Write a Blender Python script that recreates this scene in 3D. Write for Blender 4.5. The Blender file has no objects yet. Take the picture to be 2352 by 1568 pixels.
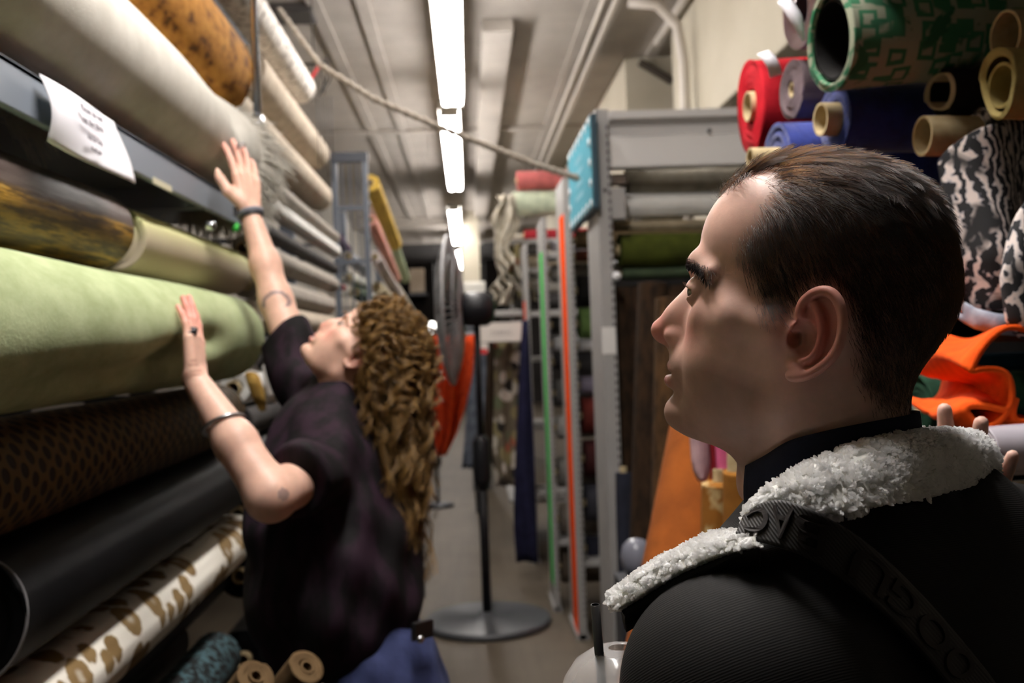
import bpy, bmesh, math, random
import numpy as np
from mathutils import Vector, Matrix
random.seed(7)
RNG = np.random.default_rng(7)
C = bpy.context.scene.collection
PI = math.pi

# ------------------------------------------------------------------ camera model
FPX = 2287.0
ROLL = math.radians(2.1)
YAW = math.radians(2.5)
CAM = Vector((0, 0, 1.55))
FW = Vector((math.sin(YAW), math.cos(YAW), 0))
RW = Vector((math.cos(YAW), -math.sin(YAW), 0))
ZW = Vector((0, 0, 1))


def ray(px, py):
    px, py = float(px), float(py)
    u = (px - 1176) / FPX
    v = (784 - py) / FPX
    ul = u * math.cos(ROLL) + v * math.sin(ROLL)
    vl = -u * math.sin(ROLL) + v * math.cos(ROLL)
    return FW + ul * RW + vl * ZW


def PY(px, py, y):
    """the point of the photograph's pixel that lies at distance y down the aisle"""
    r = ray(px, py)
    return CAM + r * (float(y) / r.y)


def PXX(px, py, x):
    r = ray(px, py)
    return CAM + r * (x / r.x)


def PD(px, py, d):
    return CAM + ray(px, py) * d


def proj(p):
    q = Vector(p) - CAM
    d = q.dot(FW)
    ul = q.dot(RW) / d
    vl = q.z / d
    u = ul * math.cos(ROLL) - vl * math.sin(ROLL)
    v = ul * math.sin(ROLL) + vl * math.cos(ROLL)
    return 1176 + u * FPX, 784 - v * FPX


# ------------------------------------------------------------------ objects
def thing(name, label, cat, loc=(0, 0, 0), group=None):
    o = bpy.data.objects.new(name, None)
    C.objects.link(o)
    o.empty_display_size = 0.05
    o.location = loc
    o['label'] = label
    o['category'] = cat
    if group:
        o['group'] = group
    return o


def tag(o, label=None, cat=None, group=None, kind=None):
    if label:
        o['label'] = label
    if cat:
        o['category'] = cat
    if group:
        o['group'] = group
    if kind:
        o['kind'] = kind
    return o


def worldloc(p):
    v = Vector((0, 0, 0))
    while p is not None:
        v = v + p.location
        p = p.parent
    return v


def mesh_np(name, V, F, smooth=True):
    """mesh from a vertex array and a list (or array) of faces"""
    me = bpy.data.meshes.new(name)
    if isinstance(F, np.ndarray):
        n, k = F.shape
        me.vertices.add(len(V))
        me.vertices.foreach_set('co', np.asarray(V, np.float32).ravel())
        me.loops.add(n * k)
        me.loops.foreach_set('vertex_index', F.astype(np.int32).ravel())
        me.polygons.add(n)
        me.polygons.foreach_set('loop_start', np.arange(0, n * k, k, dtype=np.int32))
        me.update(calc_edges=True)
    else:
        me.from_pydata([tuple(v) for v in V], [], F)
        me.update()
    if smooth:
        me.polygons.foreach_set('use_smooth', np.ones(len(me.polygons), bool))
    return me


def obj(name, V, F, m, parent=None, smooth=True, loc=None):
    """link world-space geometry as one mesh object; its origin is LOC, else its parent's (or the mean point)"""
    V = np.asarray([tuple(v) for v in V], np.float64) if not isinstance(V, np.ndarray) else V
    if parent is not None:
        o0 = worldloc(parent)
    elif loc is not None:
        o0 = Vector(loc)
    else:
        lo, hi = V.min(0), V.max(0)
        o0 = Vector(((lo[0] + hi[0]) / 2, (lo[1] + hi[1]) / 2, lo[2]))
    me = mesh_np(name, V - np.array(o0), F, smooth)
    me.materials.append(m)
    o = bpy.data.objects.new(name, me)
    C.objects.link(o)
    if parent is not None:
        o.parent = parent
    else:
        o.location = o0
    return o


def auto_smooth(o, deg=40):
    me = o.data
    bm = bmesh.new()
    bm.from_mesh(me)
    for e in bm.edges:
        e.smooth = not (len(e.link_faces) == 2 and e.calc_face_angle(0) > math.radians(deg))
    bm.to_mesh(me)
    bm.free()
    return o


class G:
    """collects simple solids, then becomes one mesh"""

    def __init__(s):
        s.v = []
        s.f = []

    def add(s, V, F):
        b = len(s.v)
        s.v += [Vector(v) for v in V]
        s.f += [tuple(i + b for i in f) for f in F]
        return s

    def box(s, lo, hi, rot=None, c=None):
        x0, y0, z0 = lo
        x1, y1, z1 = hi
        V = [Vector(p) for p in ((x0, y0, z0), (x1, y0, z0), (x1, y1, z0), (x0, y1, z0), (x0, y0, z1), (x1, y0, z1), (x1, y1, z1), (x0, y1, z1))]
        if rot is not None:
            cc = Vector(c) if c is not None else Vector(((x0 + x1) / 2, (y0 + y1) / 2, (z0 + z1) / 2))
            V = [cc + rot @ (v - cc) for v in V]
        return s.add(V, [(0, 3, 2, 1), (4, 5, 6, 7), (0, 1, 5, 4), (1, 2, 6, 5), (2, 3, 7, 6), (3, 0, 4, 7)])

    def beam(s, a, b, w, h, up=(0, 0, 1)):
        """a bar of section w x h from a to b"""
        a, b = Vector(a), Vector(b)
        t = (b - a).normalized()
        r = t.cross(Vector(up))
        if r.length < 1e-5:
            r = t.cross(Vector((1, 0, 0)))
        r.normalize()
        u = r.cross(t)
        V = [p + r * (i * w / 2) + u * (j * h / 2) for p in (a, b) for i, j in ((-1, -1), (1, -1), (1, 1), (-1, 1))]
        return s.add(V, [(0, 1, 2, 3), (7, 6, 5, 4), (0, 4, 5, 1), (1, 5, 6, 2), (2, 6, 7, 3), (3, 7, 4, 0)])

    def tube(s, pts, rad, n=10, caps=True):
        pts = [Vector(p) for p in pts]
        rad = rad if hasattr(rad, '__len__') else [rad] * len(pts)
        b = len(s.v)
        pr = None
        for i, p in enumerate(pts):
            t = (pts[min(i + 1, len(pts) - 1)] - pts[max(i - 1, 0)]).normalized()
            r = pr - t * pr.dot(t) if pr is not None else t.orthogonal()
            r.normalize()
            pr = r
            q = t.cross(r)
            for k in range(n):
                a = 2 * PI * k / n
                s.v.append(p + (r * math.cos(a) + q * math.sin(a)) * rad[i])
        for i in range(len(pts) - 1):
            for k in range(n):
                k2 = (k + 1) % n
                s.f.append((b + i * n + k, b + i * n + k2, b + (i + 1) * n + k2, b + (i + 1) * n + k))
        if caps:
            s.f.append(tuple(b + k for k in reversed(range(n))))
            s.f.append(tuple(b + (len(pts) - 1) * n + k for k in range(n)))
        return s

    def lathe(s, c, axis, prof, n=32):
        """surface of revolution: prof is a list of (radius, distance along axis)"""
        c, t = Vector(c), Vector(axis).normalized()
        r = t.orthogonal().normalized()
        q = t.cross(r)
        b = len(s.v)
        for rad, h in prof:
            for k in range(n):
                a = 2 * PI * k / n
                s.v.append(c + t * h + (r * math.cos(a) + q * math.sin(a)) * rad)
        for i in range(len(prof) - 1):
            for k in range(n):
                k2 = (k + 1) % n
                s.f.append((b + i * n + k, b + i * n + k2, b + (i + 1) * n + k2, b + (i + 1) * n + k))
        return s

    def sheet(s, grid, thick=0.0):
        """a grid of points as a cloth of real thickness"""
        ni, nj = len(grid), len(grid[0])
        P = np.array([[tuple(p) for p in row] for row in grid])
        if thick:
            di = np.gradient(P, axis=0)
            dj = np.gradient(P, axis=1)
            N = np.cross(di, dj)
            N /= np.linalg.norm(N, axis=2, keepdims=True) + 1e-9
            A, B = P + N * thick / 2, P - N * thick / 2
        else:
            A = P
        b = len(s.v)
        s.v += [Vector(p) for p in A.reshape(-1, 3)]
        idx = lambda i, j: b + i * nj + j
        for i in range(ni - 1):
            for j in range(nj - 1):
                s.f.append((idx(i, j), idx(i + 1, j), idx(i + 1, j + 1), idx(i, j + 1)))
        if thick:
            o = ni * nj
            s.v += [Vector(p) for p in B.reshape(-1, 3)]
            for i in range(ni - 1):
                for j in range(nj - 1):
                    s.f.append((idx(i, j) + o, idx(i, j + 1) + o, idx(i + 1, j + 1) + o, idx(i + 1, j) + o))
            for i in range(ni - 1):
                for j in (0, nj - 1):
                    a, c = idx(i, j), idx(i + 1, j)
                    s.f.append((a, a + o, c + o, c) if j == 0 else (a, c, c + o, a + o))
            for j in range(nj - 1):
                for i in (0, ni - 1):
                    a, c = idx(i, j), idx(i, j + 1)
                    s.f.append((a, c, c + o, a + o) if i == 0 else (a, a + o, c + o, c))
        return s

    def obj(s, name, m, parent=None, smooth=False, loc=None, bevel=0.0):
        o = obj(name, np.array([tuple(v) for v in s.v]), s.f, m, parent, smooth, loc)
        if bevel:
            md = o.modifiers.new('edge', 'BEVEL')
            md.width = bevel
            md.segments = 2
            md.limit_method = 'ANGLE'
        return o


# ------------------------------------------------------------------ materials
def lin(c):
    c = np.array(c, float) / 255.0
    return tuple(np.where(c <= 0.04045, c / 12.92, ((c + 0.055) / 1.055) ** 2.4)) + (1.0,)


class NT:
    def __init__(s, name):
        s.m = bpy.data.materials.new(name)
        s.m.use_nodes = True
        s.t = s.m.node_tree
        s.b = s.t.nodes['Principled BSDF']

    def n(s, typ, **kw):
        nd = s.t.nodes.new(typ)
        for k, v in kw.items():
            if hasattr(nd, k):
                setattr(nd, k, v)
            else:
                nd.inputs[k.replace('_', ' ')].default_value = v
        return nd

    def l(s, a, b):
        s.t.links.new(a, b)

    def coord(s, scale=(1, 1, 1), rot=(0, 0, 0), kind='Object'):
        tc = s.n('ShaderNodeTexCoord')
        mp = s.n('ShaderNodeMapping')
        mp.inputs['Scale'].default_value = scale
        mp.inputs['Rotation'].default_value = rot
        s.l(tc.outputs[kind], mp.inputs['Vector'])
        return mp.outputs['Vector']

    def noise(s, vec, scale, detail=4, rough=0.55, dist=0.0):
        nd = s.n('ShaderNodeTexNoise')
        nd.inputs['Scale'].default_value = scale
        nd.inputs['Detail'].default_value = detail
        nd.inputs['Roughness'].default_value = rough
        nd.inputs['Distortion'].default_value = dist
        s.l(vec, nd.inputs['Vector'])
        return nd.outputs['Fac']

    def ramp(s, fac, stops, interp='LINEAR'):
        nd = s.n('ShaderNodeValToRGB')
        cr = nd.color_ramp
        cr.interpolation = interp
        while len(cr.elements) < len(stops):
            cr.elements.new(0.5)
        for e, (p, c) in zip(cr.elements, stops):
            e.position = p
            e.color = c if len(c) == 4 else tuple(c) + (1,)
        s.l(fac, nd.inputs['Fac'])
        return nd.outputs['Color']

    def mix(s, fac, a, b):
        nd = s.n('ShaderNodeMix', data_type='RGBA')
        for i, x in ((0, fac), (6, a), (7, b)):
            if hasattr(x, 'is_linked'):
                s.l(x, nd.inputs[i])
            else:
                nd.inputs[i].default_value = x
        return nd.outputs[2]

    def math(s, op, a, b=0.0):
        nd = s.n('ShaderNodeMath', operation=op)
        for i, x in ((0, a), (1, b)):
            if hasattr(x, 'is_linked'):
                s.l(x, nd.inputs[i])
            else:
                nd.inputs[i].default_value = x
        return nd.outputs[0]

    def bump(s, h, strength=0.3, dist=0.002):
        nd = s.n('ShaderNodeBump')
        nd.inputs['Strength'].default_value = strength
        nd.inputs['Distance'].default_value = dist
        s.l(h, nd.inputs['Height'])
        s.l(nd.outputs['Normal'], s.b.inputs['Normal'])

    def base(s, c):
        if hasattr(c, 'is_linked'):
            s.l(c, s.b.inputs['Base Color'])
        else:
            s.b.inputs['Base Color'].default_value = c

    def set(s, **kw):
        for k, v in kw.items():
            s.b.inputs[k.replace('_', ' ')].default_value = v
        return s


MATS = {}


def plain(name, rgb, rough=0.6, metal=0.0, spec=0.5, **kw):
    if name in MATS:
        return MATS[name]
    t = NT(name)
    t.base(lin(rgb))
    t.set(Roughness=rough, Metallic=metal)
    t.b.inputs['Specular IOR Level'].default_value = spec
    t.set(**kw)
    MATS[name] = t.m
    return t.m


def cloth(name, a, b=None, scale=20.0, stretch=(1, 1, 1), lo=0.35, hi=0.65, rough=0.9, weave=900.0, bump=0.25, fuzz=0.0, detail=4):
    """woven or knitted fabric: two tones of mottling over a fine weave relief"""
    if name in MATS:
        return MATS[name]
    t = NT(name)
    b = b if b is not None else tuple(x * 0.82 for x in a)
    v = t.coord(stretch)
    f = t.noise(v, scale, detail)
    t.base(t.ramp(f, [(lo, lin(b)), (hi, lin(a))]))
    t.set(Roughness=rough)
    t.b.inputs['Specular IOR Level'].default_value = 0.2
    if fuzz:
        t.b.inputs['Sheen Weight'].default_value = fuzz
    v2 = t.coord()
    h = t.noise(v2, weave / 6, 3, 0.7)
    t.bump(h, bump, 0.003)
    MATS[name] = t.m
    return t.m


def emit(name, rgb, power):
    t = NT(name)
    t.base(lin(rgb))
    t.b.inputs['Emission Color'].default_value = lin(rgb)
    t.b.inputs['Emission Strength'].default_value = power
    return t.m


# ------------------------------------------------------------------ fabric rolls
M_TUBE = None


def frame_of(a, b, up=(0, 0, 1)):
    t = (b - a).normalized()
    r = t.cross(Vector(up))
    if r.length < 1e-3:
        r = t.cross(Vector((0, 1, 0)))
    r.normalize()
    return t, r, r.cross(t)


def roll_body(a, b, r, rc, nl=28, n=56, seam=0.0, step=0.004, wob=0.006, seed=0, endscale=1.0, dents=(), layers=5, squash=1.0, open_a=False):
    """a wound roll: an outer skin with a loose seam, and at both ends the wound layers as stepped rings around the tube"""
    rng = np.random.default_rng(seed)
    t, x, y = frame_of(a, b)
    L = (b - a).length
    ph = rng.uniform(0, 6.28, 6)
    V, F = [], []

    def ringpt(s, k, rr):
        th = 2 * PI * k / n
        sp = ((th - seam) % (2 * PI)) / (2 * PI)
        rad = rr + step * (sp - 0.5)
        z = s * L
        rad *= 1 + wob * (math.sin(3.1 * z / max(r, .01) * 0.25 + ph[0] + 2 * th) + 0.7 * math.sin(1.3 * z / max(r, .01) * 0.25 + ph[1] - th) + 0.5 * math.sin(7 * z + 3 * th + ph[2]))
        p = a + t * z + (x * math.cos(th) * rad + y * math.sin(th) * rad * squash)
        for dz, dth, dr, wz, wt in dents:
            d = ((th - dth + PI) % (2 * PI)) - PI
            p = p - (x * math.cos(th) + y * math.sin(th)) * dr * math.exp(-((z - dz) / wz) ** 2 - (d / wt) ** 2)
        return p
    rows = []
    # end cap at a, skin, end cap at b
    lay = max(2, layers)
    for end in (0, 1):
        cap = []
        for i in range(lay * 2):
            fr = i / (lay * 2 - 1)
            rr = rc * 1.02 + (r - rc * 1.02) * fr
            ax = (0.0 if i % 2 == 0 else 0.006) + rng.uniform(-.003, .003)
            cap.append((rr, ax))
        if end == 0:
            for rr, ax in cap:
                rows.append([ringpt(0, k, rr) - t * ax for k in range(n)])
            for i in range(nl + 1):
                rows.append([ringpt(i / nl, k, r * (1 if 0 < i < nl else 0.985)) for k in range(n)])
        else:
            for rr, ax in reversed(cap):
                rows.append([ringpt(1, k, rr) + t * ax for k in range(n)])
    for row in rows:
        V += row
    for i in range(len(rows) - 1):
        for k in range(n):
            k2 = (k + 1) % n
            F.append((i * n + k, (i + 1) * n + k, (i + 1) * n + k2, i * n + k2))
    return V, F


def core_geo(a, b, rc, wall=0.004, n=28):
    g = G()
    L = (b - a).length
    g.lathe(a, b - a, [(rc - wall, L), (rc - wall, L * 0.5), (rc - wall, 0), (rc, 0), (rc, L * 0.33), (rc, L * 0.66), (rc, L), (rc - wall, L)], n)
    return g


def roll(name, label, a, b, r, m, rc=0.022, out=0.03, out_b=None, cat='fabric roll', group=None, tube=True, mt=None, **kw):
    a, b = Vector(a), Vector(b)
    mid = (a + b) / 2 - Vector((0, 0, r))
    o = thing(name, label, cat, mid, group)
    kw.setdefault('seed', int(abs(a.x * 991 + a.y * 77 + a.z * 1313 + b.z * 55) * 10) % 9999)
    kw.setdefault('seam', random.uniform(0, 6.28))
    V, F = roll_body(a, b, r, rc, **kw)
    w = obj('fabric_wrap', V, F, m, o)
    if tube:
        t = (b - a).normalized()
        g = core_geo(a - t * out, b + t * (out if out_b is None else out_b), rc)
        c = g.obj('cardboard_core', mt or M_TUBE, o, smooth=True)
        auto_smooth(c)
    return o


# ------------------------------------------------------------------ implicit surfaces
def smin(a, b, k):
    h = np.maximum(k - np.abs(a - b), 0.0) / k
    return np.minimum(a, b) - h * h * k * 0.25


def smax(a, b, k):
    return -smin(-a, -b, k)


def s_ell(p, c, r, R=None):
    q = p - np.asarray(c, np.float32)
    if R is not None:
        q = q @ np.asarray(R, np.float32)      # columns of R are the local axes
    r = np.asarray(r, np.float32)
    k0 = np.sqrt(((q / r) ** 2).sum(1))
    k1 = np.sqrt(((q / (r * r)) ** 2).sum(1)) + 1e-9
    return k0 * (k0 - 1.0) / k1


def s_cone(p, a, b, ra, rb):
    """a capsule whose radius changes from ra to rb"""
    a = np.asarray(a, np.float32)
    b = np.asarray(b, np.float32)
    ab = b - a
    t = np.clip(((p - a) @ ab) / (ab @ ab + 1e-12), 0, 1)
    d = p - a - t[:, None] * ab
    return np.sqrt((d * d).sum(1)) - (ra + (rb - ra) * t)


def s_chain(p, pts, rad, k=0.01):
    f = None
    for i in range(len(pts) - 1):
        g = s_cone(p, pts[i], pts[i + 1], rad[i], rad[i + 1])
        f = g if f is None else smin(f, g, k)
    return f


def rotm(rx=0, ry=0, rz=0):
    return np.array(Matrix.Rotation(rz, 3, 'Z') @ Matrix.Rotation(ry, 3, 'Y') @ Matrix.Rotation(rx, 3, 'X'))


def surface_nets(f, lo, hi, h, polish=2):
    lo = np.asarray(lo, np.float64)
    hi = np.asarray(hi, np.float64)
    B = 6
    nb = np.ceil((hi - lo) / (h * B)).astype(int)
    n = nb * B + 1
    ctr = (np.stack(np.meshgrid(*[np.arange(k) for k in nb], indexing='ij'), -1).reshape(-1, 3) + 0.5) * B * h + lo
    fc = f(ctr.astype(np.float32))
    act = np.abs(fc) < h * B * 0.87 * 1.9
    D = np.where(fc < 0, -1.0, 1.0).astype(np.float32).reshape(nb)
    D = np.repeat(np.repeat(np.repeat(D, B, 0), B, 1), B, 2)
    D = np.pad(D, ((0, 1), (0, 1), (0, 1)), mode='edge')
    off = np.stack(np.meshgrid(*[np.arange(B + 1)] * 3, indexing='ij'), -1).reshape(-1, 3)
    ab = np.argwhere(act.reshape(nb)) * B
    for i0 in range(0, len(ab), 600):
        idx = (ab[i0:i0 + 600, None, :] + off[None]).reshape(-1, 3)
        idx = np.unique(idx[:, 0].astype(np.int64) * (n[1] * n[2]) + idx[:, 1] * n[2] + idx[:, 2])
        ijk = np.stack((idx // (n[1] * n[2]), (idx // n[2]) % n[1], idx % n[2]), 1)
        D.reshape(-1)[idx] = f((ijk * h + lo).astype(np.float32))
    S = D < 0
    cells = tuple(S[i:n[0] - 1 + i, j:n[1] - 1 + j, k:n[2] - 1 + k] for i in (0, 1) for j in (0, 1) for k in (0, 1))
    cnt = sum(c.astype(np.int8) for c in cells)
    cell = np.argwhere((cnt > 0) & (cnt < 8))
    vid = np.full(n - 1, -1, np.int32)
    vid[tuple(cell.T)] = np.arange(len(cell))
    acc = np.zeros((len(cell), 3))
    num = np.zeros(len(cell))
    cor = np.array([(i, j, k) for i in (0, 1) for j in (0, 1) for k in (0, 1)])
    for a in range(8):
        for b in range(a + 1, 8):
            if np.abs(cor[a] - cor[b]).sum() != 1:
                continue
            va = D[tuple((cell + cor[a]).T)]
            vb = D[tuple((cell + cor[b]).T)]
            x = (va < 0) != (vb < 0)
            t = np.where(x, va / np.where(x, va - vb, 1), 0)
            acc += np.where(x[:, None], cor[a] + (cor[b] - cor[a]) * t[:, None], 0)
            num += x
    V = (cell + acc / num[:, None]) * h + lo
    Q = []
    for ax in range(3):
        b_, c_ = (ax + 1) % 3, (ax + 2) % 3
        sl0 = [slice(None)] * 3
        sl1 = [slice(None)] * 3
        sl0[ax] = slice(0, n[ax] - 1)
        sl1[ax] = slice(1, n[ax])
        e = S[tuple(sl0)] != S[tuple(sl1)]
        E = np.argwhere(e)
        E = E[(E[:, b_] > 0) & (E[:, c_] > 0) & (E[:, b_] < n[b_] - 1) & (E[:, c_] < n[c_] - 1)]
        o_b = np.zeros(3, int)
        o_b[b_] = 1
        o_c = np.zeros(3, int)
        o_c[c_] = 1
        q = np.stack([vid[tuple((E - o_b - o_c).T)], vid[tuple((E - o_c).T)], vid[tuple(E.T)], vid[tuple((E - o_b).T)]], 1)
        flip = ~S[tuple(E.T)]
        q[flip] = q[flip][:, ::-1]
        Q.append(q)
    Q = np.concatenate(Q)
    Q = Q[(Q >= 0).all(1)]
    # relax along the surface, then pull each point back onto it
    for it in range(polish):
        s = np.zeros_like(V)
        c = np.zeros(len(V))
        for i in range(4):
            for j in (Q[:, (i + 1) % 4], Q[:, (i + 3) % 4]):
                s += np.stack([np.bincount(Q[:, i], V[j, d], len(V)) for d in range(3)], 1)
                c += np.bincount(Q[:, i], minlength=len(V))
        V = V * 0.5 + 0.5 * s / np.maximum(c, 1)[:, None]
        e = h * 0.25
        f0 = f(V.astype(np.float32))
        g = np.stack([f((V + e * np.eye(3)[d]).astype(np.float32)) - f0 for d in range(3)], 1) / e
        st = f0[:, None] * g / ((g * g).sum(1)[:, None] + 0.05)
        ln = np.linalg.norm(st, axis=1, keepdims=True)
        V = V - st * np.minimum(1, h * 0.6 / (ln + 1e-9))
    return V, Q


def sample_surface(V, Q, n, rng, mask=None):
    """random points on a quad mesh, with normals"""
    P = V[Q]
    nr = np.cross(P[:, 2] - P[:, 0], P[:, 3] - P[:, 1])
    ar = np.linalg.norm(nr, axis=1)
    w = ar.copy()
    if mask is not None:
        w = w * mask(P.mean(1))
    w = w / w.sum()
    i = rng.choice(len(Q), n, p=w)
    u, v = rng.random((2, n, 1))
    p = (P[i, 0] * (1 - u) + P[i, 1] * u) * (1 - v) + (P[i, 3] * (1 - u) + P[i, 2] * u) * v
    return p, nr[i] / (ar[i][:, None] + 1e-12)


def hair_curves(name, strands, radius, m, parent, taper=0.35):
    """strands: array (n, k, 3) in world space, as one hair object; radius: a number or an array of n"""
    S = np.asarray(strands, np.float64)
    n, k = S.shape[:2]
    d = bpy.data.hair_curves.new(name)
    d.add_curves([k] * n)
    o0 = np.array(worldloc(parent)) if parent is not None else np.zeros(3)
    d.points.foreach_set('position', (S - o0).astype(np.float32).ravel())
    prof = np.linspace(1, taper, k)
    rad = (np.asarray(radius) * np.ones(n))[:, None] * prof[None]
    at = d.attributes.get('radius') or d.attributes.new('radius', 'FLOAT', 'POINT')
    at.data.foreach_set('value', rad.astype(np.float32).ravel())
    d.materials.append(m)
    o = bpy.data.objects.new(name, d)
    C.objects.link(o)
    if parent is not None:
        o.parent = parent
    return o


# ------------------------------------------------------------------ lettering
GLYPH = {}


def text_obj(name, s, size, m, parent, o, right, up, depth=0.001, align='CENTER', font_scale_x=1.0):
    """raised lettering as a mesh: origin o, reading along RIGHT, standing along UP"""
    cu = bpy.data.curves.new(name, 'FONT')
    cu.body = s
    cu.size = size
    cu.extrude = depth
    cu.align_x = align
    cu.align_y = 'CENTER'
    tmp = bpy.data.objects.new(name + '_tmp', cu)
    C.objects.link(tmp)
    dg = bpy.context.evaluated_depsgraph_get()
    me = bpy.data.meshes.new_from_object(tmp.evaluated_get(dg))
    bpy.data.objects.remove(tmp)
    right, up = Vector(right).normalized(), Vector(up).normalized()
    nn = right.cross(up)
    V = [Vector(o) + right * (v.co.x * font_scale_x) + up * v.co.y + nn * v.co.z for v in me.vertices]
    F = [tuple(p.vertices) for p in me.polygons]
    bpy.data.meshes.remove(me)
    return obj(name, V, F, m, parent, smooth=False)
# ================================================================== setting
scn = bpy.context.scene
scn.view_settings.view_transform = 'Standard'
scn.view_settings.look = 'None'
scn.view_settings.gamma = 1.0
scn.view_settings.exposure = 0.3
cy = scn.cycles
cy.max_bounces = 10
cy.diffuse_bounces = 4
cy.glossy_bounces = 4
cy.transmission_bounces = 10
cy.transparent_max_bounces = 6
cy.use_adaptive_sampling = True
cy.adaptive_threshold = 0.08
cy.sample_clamp_indirect = 6.0
cy.caustics_reflective = False
cy.caustics_refractive = False
cy.use_denoising = True
cd = bpy.data.cameras.new('camera')
cd.lens = 36.0 * FPX / 2352
cd.sensor_width = 36.0
cd.clip_start = 0.02
cd.dof.use_dof = True
cd.dof.focus_distance = 0.72
cd.dof.aperture_fstop = 7.5
cam = bpy.data.objects.new('camera', cd)
C.objects.link(cam)
cr = RW * math.cos(ROLL) - ZW * math.sin(ROLL)
cu_ = RW * math.sin(ROLL) + ZW * math.cos(ROLL)
cam.matrix_world = Matrix(((cr.x, cu_.x, -FW.x, CAM.x), (cr.y, cu_.y, -FW.y, CAM.y), (cr.z, cu_.z, -FW.z, CAM.z), (0, 0, 0, 1)))
scn.camera = cam

w = bpy.data.worlds.new('world')
scn.world = w
w.use_nodes = True
w.node_tree.nodes['Background'].inputs['Color'].default_value = (0.9, 0.95, 1, 1)
w.node_tree.nodes['Background'].inputs['Strength'].default_value = 0.0

M_TUBE = cloth('cardboard', (196, 178, 140), (178, 158, 120), 60, (1, 1, 1), rough=0.85, bump=0.1)

CEIL = 3.50
YB, YE = -2.6, 25.0
XL, XR = -1.75, 3.4


def ceiling_mat():
    t = NT('painted_concrete_ceiling')
    v = t.coord()
    a = t.noise(v, 3.0, 6, 0.6)
    b = t.noise(t.coord((1, 0.12, 1)), 9.0, 3)
    c = t.noise(v, 26.0, 2)
    col = t.ramp(a, [(0.3, lin((160, 153, 145))), (0.7, lin((184, 177, 168)))])
    col = t.mix(t.math('MULTIPLY', b, 0.5), col, lin((164, 156, 147)))
    spots = t.ramp(c, [(0.24, (0.55, 0.55, 0.55)), (0.29, (0, 0, 0))])
    col = t.mix(spots, col, lin((96, 86, 78)))
    t.base(col)
    t.set(Roughness=0.9)
    t.bump(a, 0.15, 0.01)
    return t.m


def floor_mat():
    t = NT('worn_concrete_floor')
    v = t.coord()
    a = t.noise(v, 2.2, 6, 0.65)
    s = t.noise(t.coord((14, 0.5, 1)), 2.0, 3)
    col = t.ramp(a, [(0.3, lin((66, 57, 47))), (0.7, lin((90, 80, 67)))])
    col = t.mix(t.math('MULTIPLY', s, 0.45), col, lin((116, 106, 92)))
    t.base(col)
    t.set(Roughness=0.6)
    t.b.inputs['Specular IOR Level'].default_value = .3
    t.bump(a, 0.1, 0.004)
    return t.m


def wall_mat(name, a, b):
    t = NT(name)
    t.base(t.ramp(t.noise(t.coord(), 2.5, 5), [(0.35, lin(b)), (0.65, lin(a))]))
    t.set(Roughness=0.8)
    return t.m


M_CEIL, M_FLOOR = ceiling_mat(), floor_mat()
M_CREAM = wall_mat('cream_paint', (190, 182, 164), (180, 172, 153))
M_DARKW = wall_mat('dark_paint', (44, 38, 36), (32, 28, 28))
M_WALL = wall_mat('grey_paint', (150, 144, 134), (136, 130, 120))


def struct(name, g, m, bevel=0):
    o = g.obj(name, m, bevel=bevel)
    o['kind'] = 'structure'
    return o


struct('floor', G().box((XL, YB, -0.1), (XR, YE, 0)), M_FLOOR)
struct('ceiling', G().box((XL, YB, CEIL), (XR, 19.3, CEIL + 0.12)), M_CEIL)
struct('trim_1', G().box((XL, 19.3, CEIL), (XR, YE, CEIL + 0.12)), M_DARKW)
struct('wall_left', G().box((XL - 0.12, YB, 0), (XL, YE, CEIL)), M_WALL)
struct('wall_right', G().box((XR, YB, 0), (XR + 0.12, YE, CEIL)), M_CREAM)
struct('wall_back', G().box((XL, YE, 0), (XR, YE + 0.12, CEIL)), M_DARKW)
struct('wall_rear', G().box((XL, YB - 0.12, 0), (XR, YB, CEIL)), M_DARKW)


def at_z(px, py, z):
    r = ray(px, py)
    return CAM + r * ((z - CAM.z) / r.z)


# beam beside the lamps, cross joints of the ceiling, soffit and pillar on the right
struct('trim_2', G().box((0.15, 6.0, CEIL - .08), (0.34, 19.0, CEIL)), M_CEIL, 0.006)
g = G()
for y in (9.0, 15.2):
    g.box((XL, y, CEIL - 0.035), (XR, y + 0.1, CEIL))
struct('trim_3', g, M_CEIL, 0.006)
g = G()
g.box((XL, 15.5, CEIL - 0.12), (XR, 15.9, CEIL))
struct('trim_4', g, M_CEIL, 0.006)
struct('trim_5', G().box((1.34, 1.0, 2.72), (1.9, 6.2, CEIL)), M_CREAM, 0.01)
struct('trim_6', G().box((1.42, 5.5, 0), (1.9, 6.2, 2.72)), M_CREAM, 0.01)
# light panel at the far end of the side aisle
struct('wall_side', G().box((1.16, 6.9, 2.55), (XR, 14.0, CEIL)), M_CREAM)
g = G()
for x in (-0.84, -0.57, 0.75, 1.29):
    g.box((x, -2.0, CEIL - 0.018), (x + 0.08, 6.85 if x > 1.2 else 19.0, CEIL))
struct('trim_7', g, M_CEIL, 0.004)

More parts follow.
